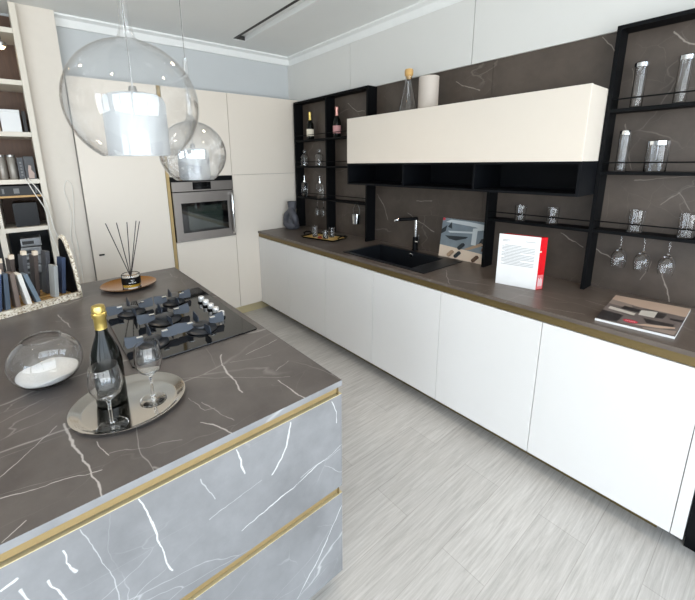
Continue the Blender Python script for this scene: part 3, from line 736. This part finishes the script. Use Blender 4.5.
# ------------------------------------------------------------------ wall worktop items
# vase
vx, vy = .150, -.235
t = thing('sculptural_vase', 'dark grey twisted ceramic vase in the corner of the worktop', 'vase', (vx, vy, .9))
def fold(P_, R_2, name):
    pts = bez(P_, 6); rs = [R_2[min(int(k/6), len(R_2)-1)] + (R_2[min(int(k/6)+1, len(R_2)-1)]-R_2[min(int(k/6), len(R_2)-1)])*((k % 6)/6) for k in range(len(pts))]
    MB().tube(pts, rs, 16).build(name, M_vase, t, smooth=True)
def bez(P, n=10):
    out = []; Q = [Vector(P[0])] + [Vector(p) for p in P] + [Vector(P[-1])]
    for i in range(1, len(Q)-2):
        a, b_, c_, d_ = Q[i-1:i+3]
        for k in range(n):
            t_ = k/n; out.append(.5*((2*b_)+(c_-a)*t_+(2*a-5*b_+4*c_-d_)*t_*t_+(3*b_-a-3*c_+d_)*t_**3))
    out.append(Q[-2]); return out
MB().lathe([(0,0),(.060,0),(.072,.012),(.074,.04),(.060,.075),(.045,.11),(.036,.20),(0,.21)], .135, vy, .9005, 36).build('vase_body', M_vase, t, smooth=True)
fold([(.205,vy-.01,.935),(.12,vy-.055,.945),(.062,vy-.03,.985),(.075,vy-.03,1.045),(.125,vy-.02,1.095),(.135,vy,1.15)], [.030,.040,.042,.040,.036,.030], 'twisted_fold')
fold([(.075,vy+.02,.935),(.165,vy+.01,.955),(.215,vy-.02,1.010),(.195,vy-.03,1.065),(.150,vy-.02,1.110),(.140,vy,1.155)], [.030,.036,.036,.038,.036,.030], 'twisted_fold')
m = MB(); m.lathe([(0,.235),(.040,.236),(.046,.25),(.050,.296),(.044,.297),(.040,.26),(0,.25)], .135, vy, .9, 4)
st = 0
MB().lathe([(0,.20),(.036,.20),(.044,.225),(.047,.262),(.052,.298),(.045,.298),(.040,.262),(0,.25)], .135, vy, .9, 32, rad=lambda a, h: 1+.08*math.cos(4*a)).build('vase_neck', M_vase, t, smooth=True)

# tray with glasses
tc = Vector((.775, -.300, .9)); ang = math.radians(14)
t = thing('handled_tray', 'rectangular tray, gold inside and black outside, on the worktop corner', 'tray', tuple(tc))
Mt = Matrix.Translation(tc) @ Matrix.Rotation(ang, 4, 'Z')
m = MB(); A = rr(-.205,.205,-.125,.125,.02); Bq = rr(-.190,.190,-.110,.110,.02)
m.prism(Bq, XY, .0006, .005); nA = len(A)
vs = [(x,y,.004) for x,y in Bq]+[(x,y,.017) for x,y in A]+[(x*.985,y*.985,.017) for x,y in A]+[(x*.985,y*.985,.006) for x,y in Bq]
fs = [(r_*nA+i, r_*nA+(i+1)%nA, ((r_+1)%4)*nA+(i+1)%nA, ((r_+1)%4)*nA+i) for r_ in range(4) for i in range(nA)]
m.add(vs, fs); m.xf(Mt).build('tray_body', M_black, t)
MB().prism(rr(-.188,.188,-.108,.108,.02), XY, .0053, .0075).xf(Mt).build('tray_inside', M_traywood, t)
for s in (-1, 1):
    pts = [(s*.200, -.05, .022), (s*.215, -.045, .036), (s*.222, 0, .042), (s*.215, .045, .036), (s*.200, .05, .022)]
    MB().tube(pts, .006, 8).xf(Mt).build('handle', M_black, t, smooth=True)
def tumbler(name, label, x, y, z, r, h, group, cat='glass', mat=None):
    t = thing(name, label, cat, (x, y, z), group)
    MB().lathe([(0,.0004),(r*.86,.0004),(r*.9,.003),(r,h),(r-.0018,h),(r*.88-.0018,.008),(0,.007)], x, y, z, 26).build('glass_body', mat or M_glass2, t, smooth=True)
    return t
M_glass3 = realglass('tumbler_glass', ior=1.5)
for (lx, ly, r_, h_, lb) in ((-.085,-.03,.030,.105,'tall clear tumbler at the left of the gold tray'), (.055,-.045,.030,.080,'short clear tumbler at the front right of the gold tray'), (.06,.045,.030,.095,'clear tumbler at the back right of the gold tray')):
    p_ = Mt @ Vector((lx, ly, .0079)); tumbler('tumbler', lb, p_.x, p_.y, p_.z, r_, h_, 'tumblers on the gold tray', mat=M_glass3)
p_ = Mt @ Vector((-.005, -.06, .0079))
m = MB().lathe([(0,0),(.016,0),(.019,.008),(.016,.018),(0,.020)], p_.x, p_.y, p_.z, 18)
tag(m.build('red_sweet', M_red2, smooth=True), 'small dark red sweet between the tumblers on the gold tray', 'sweet')

# picture / sample board leaning on the splashback
t = thing('sample_board', 'printed kitchen picture board with handle samples beside the sink', 'board', (2.08, -.04, .9))
Mb = Matrix.Translation((1.902, -.062, .9008)) @ Matrix.Rotation(math.radians(-7), 4, 'X')
MB().box(0, .362, 0, .008, 0, .292).xf(Mb).build('panel', M_paper, t)
mats = [pb('print_grey', (118,128,134), .6, noise=.3, scale=14), pb('print_dark', (38,44,48), .6), pb('print_light', (196,200,200), .6), pb('print_cream', (214,196,176), .6), pb('print_brown', (88,66,50), .6), pb('print_tan', (160,135,110), .6), pb('print_red', (190,60,70), .6)]
m = MB()
def pq(i, pts, yy=-.0005):
    m.mat(i); m.add([(p[0]*.362, yy, p[1]*.292) for p in pts], [tuple(range(len(pts)))])
pq(0, [(0,0),(1,0),(1,1),(0,1)])
pq(3, [(0,0),(1,0),(1,.24),(.55,.27),(0,.30)], -.0008)
pq(2, [(.08,.90),(.75,.86),(1,.78),(1,.93),(.6,.97),(.2,.97)], -.0008)
pq(1, [(.0,.70),(.12,.82),(.1,.66),(.0,.58)], -.001); pq(1, [(.14,.78),(.22,.92),(.24,.74)], -.001)
pq(1, [(.10,.55),(.62,.60),(.58,.55),(.36,.46),(.2,.48)], -.001); pq(2, [(.15,.68),(.7,.74),(.72,.70),(.2,.64)], -.001)
pq(2, [(.70,.42),(.80,.42),(.80,.78),(.90,.80),(.88,.86),(.70,.82)], -.0012); pq(1, [(.84,.44),(.98,.40),(.98,.62),(.9,.6)], -.001)
pq(5, [(.55,.28),(.66,.28),(.98,.46),(.9,.50)], -.0012); pq(4, [(.92,.30),(1,.32),(1,.44),(.93,.38)], -.0012)
pq(6, [(0,.93),(.06,.94),(.06,1),(0,1)], -.0012)
m.xf(Mb).build('printed_picture', mats, t)
M_smpl = [mats[1], mats[5], mats[4], mats[4]]
for (cx_, cz_, mi) in ((.50,.34,0), (.28,.12,1), (.44,.12,0), (.83,.10,2)):
    q_ = rr(-.030,.030,-.0125,.0125,.010,4)
    a_ = math.radians(48)
    q_ = [(cx_*.362+x*math.cos(a_)-y*math.sin(a_), cz_*.292+x*math.sin(a_)+y*math.cos(a_)) for x, y in q_]
    MB().prism(q_, XZ, -.012, -.0014).xf(Mb).build('handle_sample', M_smpl[mi], t)

# red binder with white page
bo = Vector((2.516, -.372, .9)); ba = math.radians(12)
t = thing('red_binder', 'upright red binder with a white printed page on its front', 'binder', tuple(bo))
Mk = Matrix.Translation(bo) @ Matrix.Rotation(ba, 4, 'Z')
MB().prism([(.003,.0035),(.212,.0035),(.2385,.040),(.03,.050)], XY, .0006, .296).xf(Mk).build('binder_body', M_red, t, bevel=.0006)
pg = MB().box(0, .212, 0, .003, .0006, .298).xf(Mk).build('page', M_paper, t)
m = MB()
rows = [(.265,.02,.06),(.265,.14,.19),(.258,.02,.045)] + [(.235-.0085*k, .02 if k % 4 else .035, .19 if k % 5 else .12) for k in range(14)]
for z_, a0, a1 in rows: m.add([(a0,-.0004,z_),(a1,-.0004,z_),(a1,-.0004,z_+.0022),(a0,-.0004,z_+.0022)], [(0,1,2,3)])
m.xf(Mk).build('printed_lines', M_ink, pg)
def spn(u, z, o=.0006):
    return (.212+.0265*u+.809*o, .0035+.0365*u-.588*o, z)
sl = MB().add([spn(.08,.004),spn(.92,.004),spn(.92,.085),spn(.08,.085)], [(0,1,2,3)]).xf(Mk).build('spine_label', M_redpale, t)
m = MB()
for k in range(4): m.add([spn(.22+.16*k,.020,.001),spn(.30+.16*k,.020,.001),spn(.30+.16*k,.068-.007*(k%2),.001),spn(.22+.16*k,.068-.007*(k%2),.001)], [(0,1,2,3)])
m.xf(Mk).build('spine_lettering', M_paper, sl)
MB().add([spn(-.1,.214,.0012),spn(.25,.214,.0012),spn(.25,.222,.0012),spn(-.1,.222,.0012)], [(0,1,2,3)]).xf(Mk).build('index_tab', M_label, t)

# magazine
corners = [Vector((3.070,-.545,0)), Vector((3.335,-.517,0)), Vector((3.322,-.085,0)), Vector((3.040,-.125,0))]
t = thing('magazine', 'kitchen magazine with a photographic cover lying on the worktop', 'magazine', (3.19, -.32, .9))
MB().prism([(c_.x, c_.y) for c_ in corners], XY, .9004, .9105).build('pages', M_paper, t)
def uv(u, v, z):
    a = corners[0].lerp(corners[1], u); b_ = corners[3].lerp(corners[2], u); p = a.lerp(b_, v); return (p.x, p.y, z)
mm = [pb('cover_grey', (112,102,98), .3, noise=.2, scale=18), pb('cover_beige', (196,170,150), .3), pb('cover_dark', (46,42,42), .3), pb('cover_light', (206,200,190), .3), pb('cover_red', (196,40,62), .35), pb('cover_mid', (150,135,124), .3)]
m = MB()
def cv(i, pts, k):
    m.mat(i); m.add([uv(p[0], p[1], .9107+.00015*k) for p in pts], [tuple(range(len(pts)))])
cv(0, [(0,0),(1,0),(1,1),(0,1)], 0)
cv(1, [(.0,.80),(.4,.70),(1,.66),(1,1),(0,1)], 1)
cv(5, [(0,.62),(.35,.58),(.3,.72),(0,.80)], 1)
cv(2, [(.0,.02),(.28,.04),(.30,.30),(0,.34)], 1)
cv(3, [(.05,.42),(.42,.36),(.42,.44),(.05,.52)], 2)
cv(2, [(.20,.52),(.45,.48),(.45,.60),(.22,.64)], 2)
cv(3, [(.46,.42),(.66,.42),(.66,.64),(.46,.60)], 2)
cv(2, [(.66,.44),(.76,.44),(.78,.62),(.66,.64)], 2)
cv(2, [(.62,.20),(.92,.26),(.92,.34),(.55,.34)], 2)
cv(5, [(.60,.06),(.98,.16),(.98,.04),(.62,.02)], 2)
cv(2, [(.84,.46),(1,.46),(1,.54),(.84,.52)], 2)
cv(1, [(.5,.08),(.8,.14),(.95,.22),(.95,.26),(.6,.16)], 3)
lg = [(.43+.095*math.cos(2*PI*k/20), .15+.050*math.sin(2*PI*k/20)) for k in range(20)]
cv(4, lg, 4)
cvo = m.build('cover', mm, t)
m = MB()
for k in range(6): m.add([uv(.365+.022*k, .135, .9117), uv(.38+.022*k, .135, .9117), uv(.38+.022*k, .165, .9117), uv(.365+.022*k, .165, .9117)], [(0,1,2,3)])
m.build('logo_lettering', pb('logo_pink', (232,160,168), .4), cvo)

# ------------------------------------------------------------------ items on the shelves
def bottle(label, x, y, z, foil, lab):
    t = thing('wine_bottle', label, 'bottle', (x, y, z), 'bottles on the left shelf')
    MB().lathe([(0,0),(.036,0),(.038,.004),(.038,.13),(.034,.155),(.020,.185),(.014,.20),(.0135,.24),(0,.24)], x, y, z, 28).build('bottle_body', M_bottle, t, smooth=True)
    MB().lathe([(.0142,.190),(.0165,.192),(.015,.24),(.0175,.25),(.0175,.272),(.012,.278),(0,.279)], x, y, z, 20).build('foil_capsule', foil, t, smooth=True)
    MB().lathe([(.0383,.035),(.0388,.035),(.0388,.105),(.0383,.105)], x, y, z, 28).build('label_band', lab, t, smooth=True)
SYI = -.072
bottle('gold-necked wine bottle with cream label on the top left shelf', .275, SYI, 1.8424, M_foil, M_label)
bottle('pink-necked wine bottle with pink label on the top left shelf', .708, SYI, 1.8424, M_pinkfoil, M_pinklabel)
M_glassb = realglass('shelf_glass')
def ballJar(label, x, y, z):
    t = thing('glass_jar', label, 'jar', (x, y, z), 'ball-lid jars on the middle left shelf')
    MB().lathe([(0,.0004),(.036,.0004),(.040,.004),(.040,.10),(.034,.118),(.024,.126),(.022,.126),(.032,.115),(.0378,.10),(.0378,.006),(0,.005)], x, y, z, 28).build('jar_body', M_glassb, t, smooth=True)
    MB().lathe([(0,.1265),(.024,.1265),(.012,.134),(.018,.148),(.016,.164),(.008,.172),(0,.173)], x, y, z, 24).build('ball_lid', M_glassb, t, smooth=True)
    return t
ballJar('ball-lidded glass jar at the left of the middle left shelf', .16, SYI, 1.5724)
ballJar('ball-lidded glass jar at the right of the middle left shelf', .42, SYI, 1.5724)
def dispenser(label, x, y, z):
    t = thing('soap_dispenser', label, 'dispenser', (x, y, z), 'pump dispensers on the lower left shelf')
    MB().lathe([(0,.0004),(.032,.0004),(.035,.004),(.035,.135),(.028,.150),(.014,.156),(0,.156)], x, y, z, 26).build('bottle_body', M_glassb, t, smooth=True)
    p_ = MB().lathe([(0,.1565),(.015,.1565),(.015,.172),(.006,.174),(.005,.205),(.012,.208),(.012,.222),(0,.223)], x, y, z, 20).build('pump', M_chrome, t, smooth=True)
    MB().tube([(x, y, z+.215), (x+.02, y-.02, z+.215), (x+.026, y-.026, z+.208)], .005, 8).build('nozzle', M_chrome, p_, smooth=True)
    return t
dispenser('glass pump dispenser at the left of the lower left shelf', .145, SYI, 1.2454)
dispenser('glass pump dispenser at the right of the lower left shelf', .425, SYI, 1.2454)
def hang(label, x, ztop, g):
    wineglass('hanging_glass', label, 'glass', x, SYI+.0, ztop, .175, .034, g, flipz=True, mat=M_glassb, n=24)
hang('upside-down stem glass nearer the corner under the left frame', .375, 1.2285, 'stem glasses hanging under the left frame')
hang('upside-down stem glass nearer the middle post under the left frame', .475, 1.2285, 'stem glasses hanging under the left frame')
for x, lb in ((3.015,'leftmost'), (3.110,'middle'), (3.205,'rightmost')):
    hang('%s of the three stem glasses hanging under the right shelf frame' % lb, x, 1.2255, 'stem glasses hanging under the right frame')
def cyl(label, x, z, r, h, cap):
    t = thing('glass_canister', label, 'canister', (x, SYI, z), 'glass canisters on the right frame')
    MB().lathe([(0,.0004),(r*.96,.0004),(r,.003),(r,h),(r-.002,h),(r-.002,.006),(0,.006)], x, SYI, z, 26).build('canister_body', M_glassb, t, smooth=True)
    MB().lathe([(0,h+.0004),(cap,h+.0004),(cap,h+.018),(cap*.9,h+.021),(0,h+.021)], x, SYI, z, 26).build('lid', M_chrome, t, smooth=True)
cyl('tall slim canister with chrome lid, left on the top right shelf', 2.982, 1.8504, .024, .185, .029)
cyl('tall slim canister with chrome lid, right on the top right shelf', 3.140, 1.8504, .024, .185, .029)
cyl('slim canister left of the wide jar on the middle right shelf', 2.960, 1.5454, .024, .180, .024)
cyl('wide storage jar with broad chrome lid on the middle right shelf', 3.095, 1.5454, .043, .125, .044)
tumbler('shelf_tumbler', 'clear tumbler at the left of the lowest right shelf', 3.060, SYI, 1.2424, .033, .112, 'tumblers on the lower shelves', mat=M_glassb)
tumbler('shelf_tumbler', 'clear tumbler at the right edge of the lowest right shelf', 3.250, SYI, 1.2424, .033, .112, 'tumblers on the lower shelves', mat=M_glassb)
tumbler('shelf_tumbler', 'clear tumbler at the left of the shelf under the black niche', 2.487, SYI, 1.2384, .033, .095, 'tumblers on the lower shelves', mat=M_glassb)
tumbler('shelf_tumbler', 'clear tumbler at the right of the shelf under the black niche', 2.672, SYI, 1.2384, .033, .095, 'tumblers on the lower shelves', mat=M_glassb)
# steel bucket hanging from the shelf
x, z = .985, 1.035
t = thing('steel_container', 'small steel lidded container hanging under the left frame', 'container', (x, SYI, z))
MB().lathe([(0,0),(.036,0),(.040,.004),(.041,.085),(.045,.088),(.045,.096),(.030,.102),(0,.104)], x, SYI, z, 28).build('container_body', M_chrome, t, smooth=True)
MB().tube([(x-.043,SYI,z+.09),(x-.045,SYI,z+.14),(x-.02,SYI,z+.185),(x,SYI,z+.1935),(x+.02,SYI,z+.185),(x+.045,SYI,z+.14),(x+.043,SYI,z+.09)], .0025, 6).build('bail', M_steel, t, smooth=True)

# on top of the wall cabinet
x, y, z = 1.668, -.20, 1.9495
t = thing('decanter', 'clear glass decanter with cork ball stopper above the wall cabinet', 'decanter', (x, y, z))
MB().lathe([(0,.0006),(.062,.0006),(.068,.006),(.062,.045),(.045,.11),(.030,.18),(.022,.225),(.024,.25),(.022,.25),(.0195,.225),(.028,.18),(.043,.11),(.060,.045),(.065,.008),(0,.006)], x, y, z, 32).build('decanter_body', M_glassb, t, smooth=True)
MB().lathe([(0,.235),(.017,.236),(.020,.252),(.030,.262),(.031,.290),(.026,.302),(0,.304)], x, y, z, 24).build('cork_stopper', M_cork, t, smooth=True)
x = 1.845
t = thing('ceramic_cylinder', 'plain beige cylinder vase standing above the wall cabinet', 'vase', (x, y, z))
MB().lathe([(0,.0006),(.066,.0006),(.068,.003),(.068,.218),(.063,.222),(.060,.218),(.060,.02),(0,.02)], x, y, z, 40).build('vase_body', M_beige, t, smooth=True)

# ------------------------------------------------------------------ bookcase at the left
by1_, by0_, bd = -2.34, -3.40, -.355
t = thing('bookcase', 'cream open bookcase with dark back at the left edge', 'bookcase', (-.17, (by0_+by1_)/2, 0))
MB().box(bd+.01, 0, by1_-.037, by1_-.0005, 0, 2.70).build('side_panel', M_shelfwhite, t, bevel=.001)
MB().box(bd+.01, 0, by0_, by0_+.037, 0, 2.70).build('side_panel', M_shelfwhite, t)
MB().box(bd+.001, bd+.009, by0_, by1_-.001, 0, 2.70).build('back_panel', M_shelfdark, t)
yy0, yy1 = by0_+.038, by1_-.038
for z_ in (2.535, 2.200, 1.850, 1.516, 1.166):
    MB().box(bd+.01, -.002, yy0, yy1, z_-.032, z_).build('shelf', M_shelfwhite, t)
MB().box(bd+.01, -.02, yy0, yy1, 1.386, 1.400).build('thin_shelf', M_oak, t)
MB().box(bd+.012, -.003, -2.668, -2.632, .02, 1.133).build('divider', M_shelfwhite, t)
MB().box(bd+.012, -.003, -2.650, -2.632, 1.167, 1.385).build('divider', M_shelfwhite, t)
MB().box(bd+.0095, bd+.012, yy0, yy1, .02, 1.13).build('lower_back', M_shelfblack, t)
# lamp puck in the shelf
t = thing('shelf_spotlight', 'small glowing spotlight under the top bookcase shelf', 'lamp', (-.08, -2.47, 2.46))
MB().lathe([(0,0),(.030,0),(.032,.004),(.032,.028),(.006,.028),(.006,.078),(0,.078)], -.08, -2.455, 2.4245, 24).build('housing', M_steel, t, smooth=True)
MB().lathe([(0,-.018),(.014,-.014),(.024,-.0005),(0,-.0005)], -.08, -2.455, 2.4245, 24).build('lens', M_warm, t, smooth=True)
# boxes and books
t = thing('storage_box', 'white box on the third bookcase shelf', 'box', (-.10, -2.49, 1.85))
MB().box(-.25, -.03, -2.535, -2.425, 1.8506, 1.985).build('box_body', M_paper, t, bevel=.002)
MB().box(-.251, -.028, -2.537, -2.423, 1.9852, 2.003).build('lid', M_paper, t, bevel=.002)
m = MB().box(-.20, -.03, -2.580, -2.545, 1.8506, 2.03); tag(m.build('file_folder', pb('folder_cream', (232,212,176), .6), bevel=.002), 'cream folder left of the white box in the bookcase', 'folder')
m = MB().box(-.22, -.02, -2.412, -2.392, 1.8506, 1.995); tag(m.build('file_folder', M_shelfblack, bevel=.001), 'black folder between the white box and bookcase side', 'folder')
def canister(label, y):
    t = thing('jar_canister', label, 'canister', (-.06, y, 1.516), 'grey canisters on the fourth bookcase shelf')
    MB().lathe([(0,.0005),(.024,.0005),(.026,.004),(.026,.155),(.022,.160),(0,.160)], -.06, y, 1.516, 20).build('canister_body', pb('canister_grey', (140,134,126), .35, metal=.3), t, smooth=True)
    MB().lathe([(0,.1604),(.027,.1604),(.027,.175),(0,.176)], -.06, y, 1.516, 20).build('lid', M_steel, t, smooth=True)
canister('grey canister nearer the picture edge on the bookcase shelf', -2.578)
canister('grey canister right beside the dark books in the bookcase', -2.520)
t = thing('book', 'dark book with pale spine marks beside the canisters', 'book', (-.09, -2.47, 1.516))
MB().box(-.18, -.02, -2.490, -2.455, 1.5165, 1.672).build('cover', pb('book_black', (28,30,36), .4), t, bevel=.001)
m = MB()
for k in range(5): m.box(-.0198, -.0194, -2.478, -2.466, 1.54+.022*k, 1.553+.022*k)
m.build('spine_marks', M_ink, t)
t = thing('book', 'wide black book with a pale figure print on its spine', 'book', (-.09, -2.42, 1.516))
MB().box(-.20, -.015, -2.452, -2.392, 1.5165, 1.68).build('cover', pb('book_black2', (20,20,22), .4), t, bevel=.001)
m = MB(); m.add([(-.0146,-2.436,1.522),(-.0146,-2.405,1.522),(-.0146,-2.400,1.560),(-.0146,-2.416,1.585),(-.0146,-2.412,1.612),(-.0146,-2.428,1.618),(-.0146,-2.434,1.585)], [(0,1,2,3,4,5,6)])
m.build('figure_print', pb('print_flesh', (172,150,140), .5), t)
m = MB().box(-.16, -.02, -2.640, -2.612, 1.5165, 1.62); tag(m.build('orange_pack', pb('pack_orange', (226,120,50), .5), bevel=.002), 'orange pack on the bookcase shelf at the picture edge', 'pack')
t = thing('flat_case', 'flat dark case lying on the thin bookcase shelf', 'case', (-.15, -2.5, 1.40))
MB().box(-.30, -.03, -2.62, -2.39, 1.4004, 1.470).build('case_body', M_shelfblack, t, bevel=.002)
m = MB()
for k, y_ in enumerate((-2.605, -2.54, -2.415)): m.box(-.0298, -.029, y_, y_+.012+.02*(k == 1), 1.415, 1.452)
m.build('tag_label', M_ink, t)
m = MB().prism(rr(-2.565,-2.420,1.1665,1.345,.012), YZ, -.25, -.04); tag(m.build('black_box', pb('satin_black', (18,18,20), .4, spec=.25), bevel=.002), 'satin black box under the thin bookcase shelf', 'box')
for k, (y_, w_) in enumerate(((-2.545,.15),(-2.54,.14),(-2.55,.15),(-2.54,.15))):
    z_ = .835+.062*k
    if k == 0: z0_ = .80
t = thing('book_stand', 'dark plinth block inside the lower bookcase bay', 'stand', (-.18, -2.5, .02))
MB().box(-.30, -.02, -2.615, -2.395, .0205, .80).build('block', M_shelfblack, t)
M_foilgrey = pb('crumpled_silver', (150,152,154), .3, metal=.6, noise=.5, scale=30, bump=1)
labs = ['lowest silver wrapped pack in the bookcase pile', 'second silver wrapped pack from the bottom of the bookcase pile', 'second silver wrapped pack from the top of the bookcase pile', 'topmost silver wrapped pack in the bookcase pile']
for k in range(4):
    z_ = .8006 + .0705*k; dy = (-.004, .006, -.006, 0)[k]
    t = thing('wrapped_pack', labs[k], 'pack', (-.10, -2.50+dy, z_), 'silver wrapped packs in the bookcase')
    m = MB().box(-.18, -.03, -2.560+dy, -2.435+dy, z_, z_+.066); m.build('wrapping', M_foilgrey, t, bevel=.008)
    MB().box(-.029, -.0285, -2.55+dy, -2.48+dy, z_+.02, z_+.045).build('label', M_shelfblack, t)

# white cables
def bez(P, n=10):
    out = []; Q = [Vector(P[0])] + [Vector(p) for p in P] + [Vector(P[-1])]
    for i in range(1, len(Q)-2):
        a, b_, c_, d_ = Q[i-1:i+3]
        for k in range(n):
            t_ = k/n; out.append(.5*((2*b_)+(c_-a)*t_+(2*a-5*b_+4*c_-d_)*t_*t_+(3*b_-a-3*c_+d_)*t_**3))
    out.append(Q[-2]); return out
m = MB().tube(bez([(-.02,-2.46,1.520),(.006,-2.455,1.51),(.012,-2.425,1.42),(.016,-2.375,1.28),(.02,-2.372,1.12),(.02,-2.345,.95),(.02,-2.34,.6),(.02,-2.33,.2)]), .0035, 8)
tag(m.build('white_cable', M_cable, smooth=True), 'white cable hanging down the bookcase from the fourth shelf, left of the pair', 'cable', 'white cables down the bookcase')
m = MB().tube(bez([(-.02,-2.44,1.520),(.006,-2.44,1.515),(.012,-2.39,1.42),(.016,-2.362,1.32),(.018,-2.345,1.15),(.018,-2.318,.98),(.018,-2.31,.6),(.018,-2.30,.2)]), .0035, 8)
tag(m.build('white_cable', M_cable, smooth=True), 'white cable hanging down the bookcase from the fourth shelf, right of the pair', 'cable', 'white cables down the bookcase')
m = MB().tube(bez([(-.064,-2.21,1.50),(-.062,-2.18,1.45),(-.062,-2.19,1.30),(-.062,-2.21,1.10),(-.062,-2.205,.90),(-.062,-2.22,.003)]), .0028, 8)
m.tube(bez([(-.064,-2.21,1.50),(-.062,-2.235,1.42),(-.062,-2.215,1.25),(-.062,-2.24,1.05),(-.062,-2.235,.85),(-.062,-2.22,.006)]), .0028, 8)
tag(m.build('looped_cable', M_cable, smooth=True), 'looped white cable on the wall between bookcase and tall cabinet', 'cable')

# ------------------------------------------------------------------ ceiling spotlights (outside or at the top of the frame)
def area(name, loc, rot, size, energy, col, sizey=None, portal=False):
    l = bpy.data.lights.new(name, 'AREA'); l.energy = energy; l.color = col; l.size = size
    if sizey: l.shape = 'RECTANGLE'; l.size_y = sizey
    if portal: l.cycles.is_portal = True
    o = bpy.data.objects.new(name, l); C.objects.link(o); o.location = loc; o.rotation_euler = rot; return o
slabs = [(1.9,-1.3),(3.2,-1.3),(3.2,-3.0),(1.9,-3.2),(4.5,-1.3),(4.5,-3.0),(.9,-3.2)]
for i, (x, y) in enumerate(slabs):
    t = thing('ceiling_spotlight', 'round white recessed ceiling spotlight over the kitchen', 'lamp', (x, y, ZC), 'recessed ceiling spotlights')
    MB().lathe([(.038,-.0005),(.055,-.0005),(.052,-.008),(.038,-.010)], x, y, ZC, 28).build('trim_ring', M_trim, t, smooth=True)
    MB().lathe([(0,-.002),(.037,-.002),(.037,-.004),(0,-.005)], x, y, ZC, 24).build('lens', M_warm, t, smooth=True)
    l = bpy.data.lights.new('spot', 'SPOT'); l.energy = 26; l.color = (1,.80,.60); l.spot_size = math.radians(115); l.spot_blend = .8; l.shadow_soft_size = .04
    o = bpy.data.objects.new('spot_light', l); C.objects.link(o); o.location = (x, y, ZC-.03)
# portals at the window openings
for (o0, o1, z0, z1) in opR: area('window_portal', (XR+.2, (o0+o1)/2, (z0+z1)/2), (0, PI/2, 0), z1-z0, 1, (1,1,1), o1-o0, True)
for (o0, o1, z0, z1) in opB: area('window_portal', ((o0+o1)/2, YB-.2, (z0+z1)/2), (PI/2, 0, 0), o1-o0, 1, (1,1,1), z1-z0, True)

# ------------------------------------------------------------------ world
w = bpy.data.worlds.new('world'); SC.world = w; w.use_nodes = True
nt = w.node_tree; bg = nt.nodes['Background']; bg.inputs['Strength'].default_value = 9.0
tcw = nt.nodes.new('ShaderNodeTexCoord'); sp_ = nt.nodes.new('ShaderNodeSeparateXYZ'); nt.links.new(tcw.outputs['Generated'], sp_.inputs[0])
cr = nt.nodes.new('ShaderNodeValToRGB'); e = cr.color_ramp.elements
e[0].position = .44; e[0].color = (.92,.97,1.0,1); e[1].position = .60; e[1].color = (.70,.82,.95,1)
mr = nt.nodes.new('ShaderNodeMapRange'); mr.inputs['From Min'].default_value = -1; mr.inputs['From Max'].default_value = 1
nt.links.new(sp_.outputs[2], mr.inputs['Value']); nt.links.new(mr.outputs[0], cr.inputs[0]); nt.links.new(cr.outputs[0], bg.inputs['Color'])

# ------------------------------------------------------------------ camera
cd = bpy.data.cameras.new('camera'); cam = bpy.data.objects.new('camera', cd); C.objects.link(cam)
yaw, pitch, roll = .899, -.223, -.013
fw = Vector((-math.sin(yaw)*math.cos(pitch), math.cos(yaw)*math.cos(pitch), math.sin(pitch)))
r0 = fw.cross(Vector((0,0,1))).normalized(); u0 = r0.cross(fw)
R_ = r0*math.cos(roll)+u0*math.sin(roll); U_ = -r0*math.sin(roll)+u0*math.cos(roll)
Mc = Matrix((( R_.x, U_.x, -fw.x, 3.542), (R_.y, U_.y, -fw.y, -2.45), (R_.z, U_.z, -fw.z, 1.61), (0,0,0,1)))
cam.matrix_world = Mc
cd.sensor_fit = 'HORIZONTAL'; cd.sensor_width = 36; cd.lens = 371.051/695*36
cd.shift_x = 19.245/695; cd.shift_y = -53.576/695
cd.clip_start = .05; cd.clip_end = 100
SC.camera = cam
for o in SC.objects:
    if '_o' in o: del o['_o']

SC.view_settings.view_transform = 'Standard'; SC.view_settings.look = 'None'; SC.view_settings.gamma = 1; SC.view_settings.use_curve_mapping = False
SC.view_settings.exposure = -0.28
try:
    SC.cycles.use_denoising = True; SC.cycles.denoiser = 'OPENIMAGEDENOISE'
    SC.cycles.max_bounces = 12; SC.cycles.transparent_max_bounces = 32; SC.cycles.glossy_bounces = 6; SC.cycles.diffuse_bounces = 6
    SC.cycles.sample_clamp_indirect = 6; SC.cycles.caustics_reflective = False
except Exception: pass
